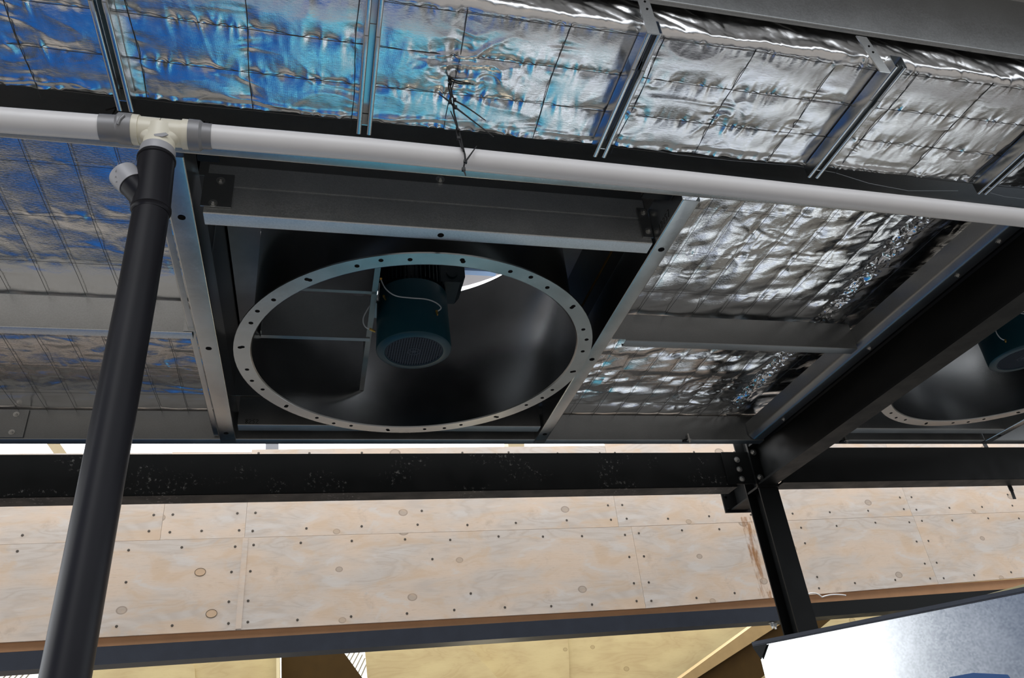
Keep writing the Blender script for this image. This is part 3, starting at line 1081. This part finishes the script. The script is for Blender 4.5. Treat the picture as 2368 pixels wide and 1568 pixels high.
# ------------------------------------------------------------------ pipes
PY_ = 1.39
KP = PY_ / 1.56                                 # 56 mm pressure pipe, 75 mm downpipe
PR = 0.0317 * KP

TX = -0.419 * KP                                     # tee axis
mb = MB().tube([(-3.0, PY_, 1.513 * KP), (-1.6, PY_, 1.525 * KP), (-0.78, PY_, 1.539 * KP), (TX - 0.0705, PY_, 1.5493 * KP)], PR, 40)
build('white_pipe', mb, 'pvc', None, 'white plastic pipe left of the cream tee', 'pipe')
mb = MB().tube([(TX + 0.0705, PY_, 1.5507 * KP), (0.1, PY_, 1.556 * KP), (1.04 * KP, PY_, 1.545 * KP), (2.29 * KP, PY_, 1.520 * KP), (2.515, PY_, 1.504 * KP)], PR, 40)
build('white_pipe', mb, 'pvc', None, 'long white plastic pipe right of the cream tee, under the purlin', 'pipe')
t = thing('pipe_tee', 'cream plastic pipe tee joining the white pipe to the black downpipe', 'tee', (TX, PY_, 1.46 * KP))
mb = MB()
zt = 1.550 * KP
for s in (-1, 1):
    mb.tube([(TX + s * 0.001, PY_, zt), (TX + s * 0.048, PY_, zt)], PR + 0.0035, 40)
    mb.tube([(TX + s * 0.046, PY_, zt), (TX + s * 0.070, PY_, zt)], PR + 0.0065, 40)
mb.tube([(TX, PY_, zt), (TX, PY_, zt - 0.030), (TX, PY_, zt - 0.050), (TX, PY_, zt - 0.075)], [PR + 0.009, PR + 0.0055, PR + 0.006, PR + 0.008], 40)
mb.tube([(TX - 0.045, PY_ - 0.004, zt - 0.012), (TX - 0.02, PY_ - 0.008, zt - 0.022), (TX, PY_ - 0.006, zt - 0.040)], [0.013, 0.019, 0.025], 24)
mb.tube([(TX + 0.045, PY_ - 0.004, zt - 0.012), (TX + 0.02, PY_ - 0.008, zt - 0.022), (TX, PY_ - 0.006, zt - 0.040)], [0.013, 0.019, 0.025], 24)
build('body', mb, 'cream', t)
for a, b_, r0, nm in ((TX - 0.128, TX - 0.060, PR, 0), (TX + 0.060, TX + 0.110, PR, 1)):
    mb = MB()
    if nm == 0:
        mb.tube([(a, PY_, zt - 0.0028), (a + 0.034, PY_, zt - 0.0016), (a + 0.040, PY_, zt), (b_, PY_, zt)], [r0 + 0.0020, r0 + 0.0024, r0 + 0.0075, r0 + 0.0078], 40)
        mb.tube([(a + 0.055, PY_ - 0.0382, zt + 0.004), (a + 0.048, PY_ - 0.037, zt - 0.008), (a + 0.044, PY_ - 0.032, zt - 0.020)], 0.003, 8)
    else:
        mb.tube([(a, PY_, zt), (a + 0.024, PY_, zt), (a + 0.030, PY_, zt), (b_, PY_, zt)], [r0 + 0.0078, r0 + 0.0075, r0 + 0.0022, r0 + 0.0016], 40)
    build('tape_wrap', mb, 'tape', t, 'grey cloth tape round the joint')
mb = MB().tube([(TX, PY_, zt - 0.058), (TX, PY_, zt - 0.074), (TX, PY_, zt - 0.077), (TX, PY_, zt - 0.0895 * KP)], [PR + 0.0090, PR + 0.0098, PR + 0.0088, PR + 0.0092], 40)
build('tape_wrap', mb, 'tape_pale', t, 'pale grey tape round the outlet')
mb = MB().prism([(-0.014, 0), (0.010, 0.008), (0.016, 0.002), (0.004, -0.006), (-0.012, -0.005)], (TX + 0.008, PY_ - 0.0402 * KP * 0.97, zt - 0.042), X_, Z_, (0, 0.002, 0))
build('tape_scrap', mb, 'tape', t)

BX = -0.409 * KP
t = thing('pipe_wye', 'black plastic wye fitting with a taped stub, just below the cream tee', 'wye', (BX, PY_, 1.27 * KP))
mb = MB()
zs = [KP * q for q in (1.461, 1.456, 1.454, 1.448, 1.446, 1.295, 1.293, 1.286, 1.284, 1.274)]
rs = [KP * q for q in (0.0416, 0.0452, 0.0458, 0.0458, 0.0432, 0.0432, 0.0458, 0.0458, 0.0437, 0.0416)]
k0 = lambda z: TX + (BX - TX) * (1.461 * KP - z) / (0.187 * KP)
mb.tube([(k0(z), PY_, z) for z in zs], rs, 44)
cap = at_y(290, 408, PY_)
base = at_y(352, 478, PY_)
dv = (cap - base) / np.linalg.norm(cap - base)
mb.tube([base, cap], 0.0328 * KP, 36)
build('body', mb, 'hdpe', t)
mb = MB()
rr = 0.0348 * KP
mb.tube([cap - dv * 0.030, cap - dv * 0.012, cap + dv * 0.008, cap + dv * 0.013], [rr, rr + 0.0015, rr + 0.001, rr * 0.85], 36)
build('tape_cap', mb, 'tape_pale', t, 'pale tape closing the stub')
mb = MB()
sd = np.cross(dv, (0, 1, 0))
for k, (a, b_) in enumerate(((0.6, 0.030), (0.9, 0.042), (1.15, 0.026))):
    p = cap + dv * (0.004 - 0.008 * k) + np.array([0, -1, 0]) * rr * math.cos(a) * 0.9 - sd * -rr * math.sin(a)
    q = p + dv * (0.012) + np.array([0.016, -0.006, 0.016]) * (b_ / 0.03) * 0.8
    w = np.array([0.004, -0.006, -0.008])
    mb.add([p, p + w, q + w * 0.3, q], [(0, 1, 2, 3), (3, 2, 1, 0)])
build('tape_flap', mb, 'tape_pale', t, 'loose curled tape end')
mb = MB().tube([(k0(1.274 * KP), PY_, 1.274 * KP), (BX + 0.002, PY_, 1.04 * KP), (BX + 0.001, PY_, 0.5), (BX, PY_, -0.5), (BX, PY_, -1.6)], 0.0411 * KP, 48)
build('downpipe', mb, 'hdpe', None, 'long black plastic downpipe in the left foreground', 'pipe')

# ------------------------------------------------------------------ cable ties chained from foil to pipe


def tie_y(py):
    return 1.366 - (py - 190) / 210.0 * 0.016


def tiep(x, y, off=0.0):
    return at_y(x, y, tie_y(y) + off)


TIES = [
    ('cable tie at the top of the chain, its tail pointing right', [(1041, 187), (1062, 193), (1095, 195)], (1041, 193), [(1041, 193), (1037, 187), (1043, 180), (1052, 181)]),
    ('cable tie just behind the topmost one, tail flat against the foil', [(1040, 180), (1052, 186), (1070, 190), (1088, 192)], (1040, 182), [(1040, 182), (1043, 190)]),
    ('cable tie whose tail points up and left from the chain', [(1042, 237), (1030, 228), (1015, 217)], (1041, 236), [(1041, 236), (1043, 225), (1038, 205), (1037, 194), (1043, 193)]),
    ('cable tie with the upper of the two long tails pointing down right', [(1051, 232), (1075, 245), (1100, 262), (1123, 279)], (1051, 231), [(1051, 231), (1046, 222), (1042, 200), (1041, 193)]),
    ('cable tie with the lower of the two long tails pointing down right', [(1054, 249), (1080, 269), (1110, 292), (1142, 317)], (1053, 248), [(1053, 248), (1049, 240), (1049, 230), (1052, 231)]),
    ('cable tie running down the chain with a short tail at its upper left', [(1060, 302), (1052, 280), (1042, 257)], (1060, 302), [(1060, 302), (1056, 285), (1050, 262), (1048, 246), (1043, 237)]),
    ('cable tie in the lower half of the chain, hanging in front of the purlin', [(1059, 320), (1056, 308), (1055, 295)], (1060, 320), [(1060, 320), (1068, 342), (1072, 350), (1066, 322), (1060, 300)]),
    ('cable tie on the white pipe with a tail pointing up and right', [(1077, 373), (1090, 355), (1102, 338)], (1076, 374), [(1076, 374), (1075, 358), (1071, 342), (1068, 338)]),
    ('lowest cable tie of the chain, its tail hanging below the pipe', [(1072, 393), (1075, 400), (1077, 406)], (1072, 392), [(1072, 392), (1073, 382), (1076, 375)]),
]
for i, (lb, tail, head, loop) in enumerate(TIES):
    hp = tiep(*head)
    t = thing('cable_tie', lb, 'cable tie', hp, 'black cable ties linked from the foil down to the white pipe')
    pts = [tiep(*q, -0.003 * (i % 3)) for q in tail]
    lp = [tiep(*q, 0.002 * (i % 2)) for q in loop]
    n = len(pts)
    build('tail', MB().tube(pts, [0.0025 - 0.0011 * k / (n - 1) for k in range(n)], 6), 'tie', t)
    build('band', MB().tube(lp, 0.0023, 6), 'tie', t)
    build('head', MB().box(hp[0] - 0.0042, hp[0] + 0.0042, hp[1] - 0.0038, hp[1] + 0.0038, hp[2] - 0.0042, hp[2] + 0.0042), 'tie', t)

# ------------------------------------------------------------------ black structural steel
ZB, YB = 1.40, 3.852


def channel_beam(name, x0, x1, y, z, h, b, m, label):
    t = thing(name, label, 'beam', ((x0 + x1) / 2, y, z))
    mb = MB()
    tf, tw = 0.012, 0.008
    mb.prism([(0, 0), (b, 0), (b, tf * 0.8), (tw + 0.01, tf), (tw, tf + 0.01), (tw, h - tf - 0.01), (tw + 0.01, h - tf), (b, h - tf * 0.8), (b, h), (0, h), (-0.0, h - 0.004)],
             (x0, y, z), Y_, Z_, (x1 - x0, 0, 0))
    build('channel', mb, m, t)
    mb = MB().box(x0, x1, y - 0.0012, y + 0.001, z + 0.004, z + 0.008)
    build('weld_edge', mb, 'black', t)
    return t


bl = channel_beam('steel_beam', -3.4, 2.40, YB, ZB, 0.217, 0.118, 'black_scuff', 'long black steel beam below the light gap, left of the column, with dusty scuffs')
br = channel_beam('steel_beam', 2.668, 6.6, 3.790, ZB, 0.222, 0.118, 'black', 'black steel beam right of the column, behind the rafter')
# rafter: I-section running back over the camera
t = thing('steel_rafter', 'black steel I-beam rafter running from the column up to the right edge', 'beam', (2.58, 2.0, ZB))
mb = MB()
w, h, tf, tw = 0.118, 0.250, 0.012, 0.008
I = [(0, 0), (w, 0), (w, tf), (w / 2 + tw / 2 + 0.008, tf), (w / 2 + tw / 2, tf + 0.008), (w / 2 + tw / 2, h - tf - 0.008), (w / 2 + tw / 2 + 0.008, h - tf),
     (w, h - tf), (w, h), (0, h), (0, h - tf), (w / 2 - tw / 2 - 0.008, h - tf), (w / 2 - tw / 2, h - tf - 0.008), (w / 2 - tw / 2, tf + 0.008), (w / 2 - tw / 2 - 0.008, tf), (0, tf)]
mb.prism(I, (2.522, -0.4, ZB), X_, Z_, (0, 4.22, 0))
build('i_section', mb, 'black', t)
mb = MB().box(2.515, 2.655, 3.820, 3.838, ZB - 0.012, ZB + 0.285)
build('end_plate', mb, 'black', t)
for x, z in ((2.545, 1.605), (2.545, 1.445), (2.625, 1.605), (2.625, 1.445)):
    build('bolt', MB().bolt((x, 3.820, z), (0, -1, 0), 0.013, 0.011), 'bolt', t)
# column
t = thing('steel_column', 'black steel column standing behind the end of the rafter', 'column', (2.6, 3.93, -1.6))
mb = MB()
cw_, cd = 0.126, 0.150
prof = [(0, 0), (cw_, 0), (cw_, 0.010), (cw_ / 2 + 0.004, 0.010), (cw_ / 2 + 0.004, cd - 0.010), (cw_, cd - 0.010), (cw_, cd), (0, cd), (0, cd - 0.010), (cw_ / 2 - 0.004, cd - 0.010), (cw_ / 2 - 0.004, 0.010), (0, 0.010)]
mb.prism(prof, (2.533, 3.842, -1.6), X_, Y_, (0, 0, 3.35))
build('h_section', mb, 'black', t)
mb = MB().box(2.536, 2.593, 3.853, 3.981, 1.395, 1.407)
mb.box(2.536, 2.593, 3.853, 3.981, 1.600, 1.612)
build('stiffener', mb, 'black', t)
# fin plate at the beam end
t2 = thing('fin_plate', 'black bolted fin plate joining the left beam to the column', 'plate', (2.44, YB, ZB))
build('plate', MB().box(2.345, 2.530, YB - 0.012, YB - 0.002, ZB + 0.015, ZB + 0.215), 'black', t2)
for z in (1.445, 1.505, 1.565):
    build('bolt', MB().bolt((2.435, YB - 0.012, z), (0, -1, 0), 0.012, 0.011), 'bolt', t2)
# bracket to the plywood wall
YW = 4.60
YK = 4.215
a = at_y(1668, 1140, YK)
c = at_y(1738, 1184, YK)
t = thing('steel_bracket', 'short black steel bracket with end plate behind the column, just under the left beam', 'bracket', (a[0], YK, c[2]))
build('end_plate', MB().box(a[0], c[0], YK, YK + 0.012, c[2], 1.61), 'black', t)
mb = MB()
mb.box(2.594, 2.602, 3.993, YK - 0.001, c[2] + 0.022, 1.55)
mb.box(2.540, 2.656, 3.993, YK - 0.001, c[2] + 0.012, c[2] + 0.022)
mb.box(2.540, 2.656, 3.993, YK - 0.001, 1.55, 1.560)
build('stub_beam', mb, 'black', t)
for x, z in ((a[0] + 0.022, a[2] - 0.020), (a[0] + 0.022, c[2] + 0.022)):
    build('bolt', MB().bolt((x, YK, z), (0, -1, 0), 0.007, 0.007), 'black', t)
# hold-down bolts hanging from the far purlin
for x, y, lb in ((1594, 1016, 'small bolted clip under the far roof edge purlin, left of the column'), (1957, 1018, 'small bolted clip under the far roof edge purlin, right of the rafter')):
    p = at_z(x, y, ZF - 0.004)
    t = thing('bolted_clip', lb, 'clip', p)
    build('clip', MB().box(p[0] - 0.03, p[0] + 0.01, p[1] - 0.004, p[1] + 0.03, ZF - 0.008, ZF - 0.003), 'black', t)
    build('bolt', MB().tube([(p[0], p[1], ZF + 0.03), (p[0], p[1], ZF - 0.025)], 0.006, 10).bolt((p[0], p[1], ZF - 0.008), (0, 0, -1), 0.010, 0.008), 'bolt', t)

# ------------------------------------------------------------------ plywood wall
PT = 0.018
SHEETS = [      # x0, x1, bottom left, bottom right, top left, top right
    (-3.2, -0.3985, 0.908, 0.900, 1.410, 1.4095, 'plywood sheet low on the left, behind the black downpipe'),
    (-0.397, 2.0150, 0.900, 0.893, 1.4095, 1.4110, 'wide plywood sheet in the middle of the lower row'),
    (2.0165, 4.2235, 0.893, 0.943, 1.4110, 1.4310, 'plywood sheet in the lower row behind the column'),
    (4.2250, 6.6, 0.943, 0.995, 1.4310, 1.4500, 'plywood sheet in the lower row at the right edge'),
    (-3.2, -0.8485, 1.4110, 1.4110, 1.935, 1.940, 'plywood sheet in the upper row at far left'),
    (-0.847, -0.3945, 1.4110, 1.4105, 1.945, 1.945, 'narrow plywood piece in the upper row beside the downpipe'),
    (-0.393, 1.9280, 1.4110, 1.4125, 1.960, 1.985, 'wide plywood sheet in the upper row under the scuffed beam'),
    (1.9295, 4.2200, 1.4125, 1.4325, 2.12, 2.15, 'plywood sheet in the upper row running behind the column'),
    (4.2215, 6.6, 1.4325, 1.4520, 2.15, 2.18, 'plywood sheet in the upper row at the right edge'),
]
SC0 = None
rnd = random.Random(5)
sheet_obs = []
for (x0, x1, z0, z0r, z1, z1r, lb) in SHEETS:
    t = thing('plywood_sheet', lb, 'plywood', ((x0 + x1) / 2, YW, z0), 'plywood sheets of the wall behind the beam')
    mb = MB().prism([(x0, z0), (x1, z0r), (x1, z1r), (x0, z1)], (0, YW, 0), X_, Z_, (0, PT, 0))
    build('board', mb, 'ply', t, smooth=0)
    sheet_obs.append((t, x0, x1, z0, z0r, z1, z1r))


def screw_at(t, x, z):
    global SC0
    if SC0 is None:
        mb = MB()
        mb.lathe([(0.0001, 0), (0.0055, 0.0), (0.0075, 0.0015), (0.0075, 0.003)], (0, 0, 0), 12)
        me_v = [(p[0], p[2] - 0.0022, p[1]) for p in mb.v]
        SC0 = bpy.data.meshes.new('screw')
        SC0.from_pydata(me_v, [], mb.f)
        SC0.materials.append(M['screw'])
        SC0.update()
    o = bpy.data.objects.new('screw', SC0)
    COL.objects.link(o)
    o.parent = t
    o.location = Vector((x, YW, z + EZ)) - ROOT[t.name]
    return o


for (t, x0, x1, z0, z0r, z1, z1r) in sheet_obs:
    lo_ = z0 < 1.41

    def zb(x):
        return z0 + (z0r - z0) * (x - x0) / (x1 - x0)

    def zt_(x):
        return z1 + (z1r - z1) * (x - x0) / (x1 - x0)
    x0v, x1v = max(x0, -1.9), min(x1, 5.2)
    n = max(2, int((x1v - x0v) / 0.295))
    for i in range(n + 1):
        x = x0v + 0.045 + (x1v - x0v - 0.09) * i / n + rnd.uniform(-0.02, 0.02)
        screw_at(t, x, zb(x) + 0.045 + rnd.uniform(-0.008, 0.008))
        if lo_:
            screw_at(t, x, zt_(x) - 0.045 + rnd.uniform(-0.008, 0.008))
        elif x1 > 0:
            screw_at(t, x, 1.93 + rnd.uniform(-0.008, 0.008))
    for zf in (0.3, 0.62):
        for x in (x0v + 0.05, x1v - 0.05):
            screw_at(t, x, zb(x) + (min(zt_(x), 1.9) - zb(x)) * zf)
        if x1v - x0v > 1.5:
            x = (x0v + x1v) / 2 + rnd.uniform(-0.3, 0.3)
            screw_at(t, x, zb(x) + (min(zt_(x), 1.9) - zb(x)) * zf + rnd.uniform(-0.05, 0.05))
# football patches let into the veneer
for (x, y), lb in (((463, 1323), 'oval patch'), ((489, 1419), 'oval patch')):
    p = at_y(x, y, YW)
    mb = MB()
    n = 24
    mb.prism([(0.028 * math.cos(2 * math.pi * k / n), 0.021 * math.sin(2 * math.pi * k / n)) for k in range(n)], (p[0], YW - 0.0012, p[2]), X_, Z_, (0, 0.004, 0))
    tt = sheet_obs[0][0]
    build('veneer_patch', mb, 'patch', tt)
    mb = MB()
    mb.tube([(p[0] + 0.0285 * math.cos(2 * math.pi * k / n), YW - 0.001, p[2] + 0.0215 * math.sin(2 * math.pi * k / n)) for k in range(n + 1)], 0.0012, 5)
    build('patch_outline', mb, 'ply_brown', tt)
# cover strip on the lower-left joint
mb = MB().box(-0.402, -0.372, YW - 0.003, YW - 0.0005, 0.905, 1.407)
build('joint_strip', mb, 'ply', None, 'thin plywood strip covering the joint left of the wide lower sheet', 'strip', smooth=0)
# rust run beside the column
m, g, b = mat('rust_run')
nn = g.noise(g.mapping(obj_co(g), (9, 1, 2.2)), 2.4, 5, 0.7)
setp(g, b, Base_Color=(0.46, 0.20, 0.045), Roughness=0.8, Alpha=g.m('MULTIPLY', g.ss(nn, 0.45, 0.70), 0.45))
M['rust'] = m
q = [at_y(*s, YW - 0.0015) for s in ((1712, 1195), (1760, 1195), (1785, 1385), (1758, 1385))]
mb = MB()
mb.add(q + [p + np.array([0, 0.0008, 0]) for p in q], [(0, 1, 2, 3), (7, 6, 5, 4), (0, 4, 5, 1), (1, 5, 6, 2), (2, 6, 7, 3), (3, 7, 4, 0)])
build('rust_stain', mb, 'rust', sheet_obs[2][0], 'orange rust run')

# timber strip and steel rail along the foot of the wall
for x0, x1, a, b_, lb in ((-3.2, 3.098, 0.857, 0.8600, 'orange timber strip under the plywood wall, left of the column'),
                          (3.102, 6.6, 0.8660, 0.906, 'orange timber strip under the plywood wall, right of the column')):
    mb = MB().prism([(x0, a), (x1, b_), (x1, b_ + 0.075), (x0, a + 0.06)], (0, YW + PT + 0.001, 0), X_, Z_, (0, 0.06, 0))
    build('timber_strip', mb, 'timber', None, lb, 'timber')
for x0, x1, z0, e, m_, lb in ((-3.2, 3.098, 0.762, 0.008, 'rail', 'black steel rail tinted with blue reflection below the plywood wall, left of the column'),
                              (3.102, 6.6, 0.777, 0.040, 'black', 'dark steel rail below the plywood wall, right of the column')):
    t = thing('steel_rail', lb, 'rail', ((x0 + x1) / 2, YW, 0.76))
    mb = MB().prism([(x0, z0), (x1, z0 + e), (x1, z0 + e + 0.088), (x0, z0 + 0.088)], (0, YW - 0.006, 0), X_, Z_, (0, 0.15, 0))
    build('hollow_section', mb, m_, t)
p = at_y(1790, 1432, YW + 0.02)
t = thing('rail_splice', 'small zinc splice bolts under the dark rail at the column', 'bolt', p)
build('bolt', MB().bolt((p[0] - 0.02, YW + 0.03, 0.764), (0, 0, -1), 0.012, 0.02), 'bolt', t)
build('bolt', MB().bolt((p[0] + 0.02, YW + 0.06, 0.764), (0, 0, -1), 0.012, 0.02), 'bolt', t)
mb = MB()
for c_ in (((1868, 1374), (1880, 1369), (1892, 1372), (1901, 1381)), ((1901, 1381), (1915, 1375), (1935, 1373), (1956, 1377))):
    P = [at_y(x, y, YW - 0.02) for x, y in c_]
    pts = []
    for i in range(13):
        s = i / 12
        pts.append((1 - s) ** 3 * P[0] + 3 * s * (1 - s) ** 2 * P[1] + 3 * s * s * (1 - s) * P[2] + s ** 3 * P[3])
    mb.tube(pts, 0.004, 8)
build('white_cable', mb, 'white', None, 'thin white cable looped on the rail, right of the column', 'cable')
p0, p1 = at_y(2330, 1112, 3.93), at_y(2347, 1154, 3.93)
t = thing('hanging_strap', 'black webbing strap hanging below the beam at the right edge', 'strap', p1)
mb = MB()
n_ = 6
pts = [at_y(2266, 1005, 3.93), at_y(2282, 1035, 3.93), at_y(2310, 1075, 3.93), p0, at_y(2340, 1135, 3.93), p1]
for k in range(len(pts) - 1):
    a, b_ = pts[k], pts[k + 1]
    wv = np.array([0.016 if k < 4 else 0.012, 0, 0])
    mb.add([a - wv, a + wv, b_ + wv, b_ - wv, a - wv + (0, 0.004, 0), a + wv + (0, 0.004, 0), b_ + wv + (0, 0.004, 0), b_ - wv + (0, 0.004, 0)],
           [(0, 1, 2, 3), (7, 6, 5, 4), (0, 4, 5, 1), (1, 5, 6, 2), (2, 6, 7, 3), (3, 7, 4, 0)])
build('webbing', mb, 'tie', t)

# posts standing beyond the wall
for pa, pb, w, Yp, m_, lb in (((112, 1010), (142, 1052), 0.10, 6.6, 'tan', 'tan sloping post seen through the light gap at far left'),
                              ((629, 1005), (629, 1050), 0.11, 6.6, 'grey', 'grey upright post seen through the light gap above the beam'),
                              ((1192, 1005), (1196, 1050), 0.16, 6.6, 'tan', 'tan post end seen through the light gap, lower right of the fan')):
    a, b_ = at_y(*pa, Yp), at_y(*pb, Yp)
    d_ = (b_ - a)
    a = a - d_ * 3
    b_ = b_ + d_ * 3
    u = np.array([w, 0, 0])
    mb = MB().obox(a - u / 2, u, (0, w, 0), b_ - a)
    build('post', mb, m_, None, lb, 'post')

# ------------------------------------------------------------------ plywood lined room below and beyond the rail
YR = 7.0


def panel(poly, y, m_, label, name='plywood_lining', cat='plywood', tilt=0.0, th=0.03):
    pts = [at_y(px_, py_, y) for px_, py_ in poly]
    n = len(pts)
    zc = sum(p[2] for p in pts) / n
    P = []
    for p in pts:
        yy = y + (p[2] - zc) * tilt
        s = yy / y
        P.append(np.array([p[0] * s, yy, p[2] * s]))
    Q = [p + np.array([0, th, 0]) for p in P]
    mb = MB()
    mb.add(P + Q, [tuple(range(n)), tuple(range(2 * n - 1, n - 1, -1))] + [(i, n + i, n + (i + 1) % n, (i + 1) % n) for i in range(n)])
    return build(name, mb, m_, None, label, cat, smooth=0)


panel([(-300, 1480), (405, 1480), (450, 1545), (460, 1760), (-300, 1760)], YR, 'ply_room', 'yellow plywood panel below the rail at far left')
panel([(405, 1480), (640, 1480), (640, 1760), (460, 1760), (450, 1545)], YR + 0.035, 'ply_room', 'yellow plywood panel below the rail, right of the downpipe')
panel([(638, 1440), (645, 1440), (648, 1760), (641, 1760)], YR - 0.35, 'batten', 'pale timber edge strip left of the dark brown panel', 'timber_bead', 'timber', 0, 0.30)
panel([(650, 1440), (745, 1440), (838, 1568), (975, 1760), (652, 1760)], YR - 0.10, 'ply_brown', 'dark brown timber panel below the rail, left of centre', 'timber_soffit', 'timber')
panel([(838, 1430), (1030, 1430), (1085, 1495), (1150, 1568), (1320, 1760), (905, 1760), (850, 1568)], YR, 'ply_room', 'pale yellow plywood panel right of the bright striped sheet')
panel([(1030, 1430), (1309, 1430), (1316, 1520), (1320, 1760), (1150, 1568), (1085, 1495)], YR + 0.25, 'ply_room', 'yellow plywood panel left of the upright joint')
panel([(1303, 1400), (1880, 1380), (1600, 1568), (1330, 1760), (1312, 1760)], YR + 0.285, 'ply_room', 'large yellow plywood panel left of the sloping timber')
panel([(1812, 1395), (1880, 1395), (1612, 1568), (1330, 1760), (1290, 1760), (1575, 1568)], YR - 0.25, 'tan_wood', 'sloping timber edge rising to the column', 'timber_bead', 'timber', 0, 0.2)
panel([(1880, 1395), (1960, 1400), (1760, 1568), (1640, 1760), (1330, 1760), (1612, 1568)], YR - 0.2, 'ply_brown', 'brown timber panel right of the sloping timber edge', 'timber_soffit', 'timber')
panel([(1880, 1370), (2400, 1330), (2400, 1760), (1640, 1760), (1760, 1568), (1890, 1456)], YR + 0.30, 'ply_room', 'yellow plywood panel seen between the column and the duct')
# corrugated sheets glimpsed past the panels, daylight put in as emission


def corrug(poly, y, n, label, e):
    t = thing('corrugated_sheet', label, 'roof sheet', at_y(*poly[0], y))
    pts = [at_y(a, b_, y) for a, b_ in poly]
    k = len(pts)
    mb = MB()
    mb.add(pts + [p + np.array([0, 0.02, 0]) for p in pts], [tuple(range(k)), tuple(range(2 * k - 1, k - 1, -1))] + [(i, k + i, k + (i + 1) % k, (i + 1) % k) for i in range(k)])
    build('sheet', mb, 'sheet_light', t, smooth=0)
    for (p, q) in e:
        a, b_ = at_y(*p, y - 0.01), at_y(*q, y - 0.01)
        build('rib', MB().tube([a, b_], 0.006, 6), 'rib', t)
    return t


corrug([(760, 1470), (836, 1470), (848, 1568), (880, 1760), (1000, 1760), (838, 1568), (783, 1508)], YR + 0.10, 9, 'bright glowing corrugated sheet right of the dark brown panel',
       [((797 + 9 * k, 1500 + 11 * k), (806 + 9 * k - 2, 1480 + 11 * k - 6 + 0)) for k in range(0)] +
       [((800 + 7 * k, 1524 + 8 * k), (806 + 6 * k + 14, 1490 + 8 * k)) for k in range(6)])
corrug([(-60, 1548), (60, 1540), (88, 1548), (92, 1560), (84, 1580), (60, 1700), (-60, 1700)], YR - 0.03, 9, 'bright glowing corrugated sheet at the bottom left corner',
       [((6 + 13 * k, 1570), (30 + 13 * k, 1542)) for k in range(-1, 5)])

# ------------------------------------------------------------------ sheet metal duct, lower right
dd = np.array([math.cos(math.radians(-53)), math.sin(math.radians(-53)), 0])
nb = np.array([-dd[1], dd[0], 0])               # into the duct
c0 = at_y(1752, 1494, 2.0)
t = thing('sheet_metal_duct', 'shiny galvanised sheet metal duct in the lower right corner', 'duct', c0 - np.array([0, 0, 0.9]))
mb = MB().obox(c0 + np.array([0, 0, -1.0]), dd * 1.5, nb * 0.45, (0, 0, 1.0))
build('duct_body', mb, 'duct', t, smooth=0)
mb = MB()
mb.obox(c0 - dd * 0.012 - nb * 0.004 + np.array([0, 0, 0.0005]), dd * 1.52, nb * 0.46, (0, 0, 0.009))
mb.obox(c0 - dd * 0.012 - nb * 0.006 + np.array([0, 0, 0.003]), dd * 1.52, nb * 0.003, (0, 0, 0.009))
build('flange_edge', mb, 'rail', t, 'dark folded flange along the top')
mb = MB().prism([(-0.012, 0.0), (0.03, 0.0), (0.004, -0.035)], c0 - nb * 0.006, dd, Z_, -nb * 0.003)
build('corner_piece', mb, 'black', t)
q = [at_y(*s, 1.0) for s in ((2195, 1566), (2250, 1556), (2330, 1560), (2345, 1580), (2200, 1590))]
qq = []
for p in q:                                     # put the tape on the duct face
    k = ((c0 - nb * 0.0015) @ nb) / (p @ nb)
    qq.append(p * k)
mb = MB()
n = len(qq)
mb.add(qq + [p + nb * 0.001 for p in qq], [tuple(range(n)), tuple(range(2 * n - 1, n - 1, -1))] + [(i, n + i, n + (i + 1) % n, (i + 1) % n) for i in range(n)])
build('blue_tape', mb, 'blue_tape', t, 'blue tape scrap')
a, b_ = at_y(2262, 1380, 3.2), at_y(2460, 1325, 2.7)
mb = MB().obox(a, b_ - a, (0.02, 0.09, 0), (0, 0, -0.04))
build('timber_batten', mb, 'batten', None, 'pale timber batten poking out above the duct at the right edge', 'timber')

# unseen fill lamp added to warm the plywood room
ld = bpy.data.lights.new('room_fill_light', 'POINT')
ld.energy = 8
ld.color = (1.0, 0.88, 0.62)
ld.shadow_soft_size = 0.25
lo = bpy.data.objects.new('room_fill_light', ld)
COL.objects.link(lo)
lo.location = (1.2, 5.6, EZ + 0.2)
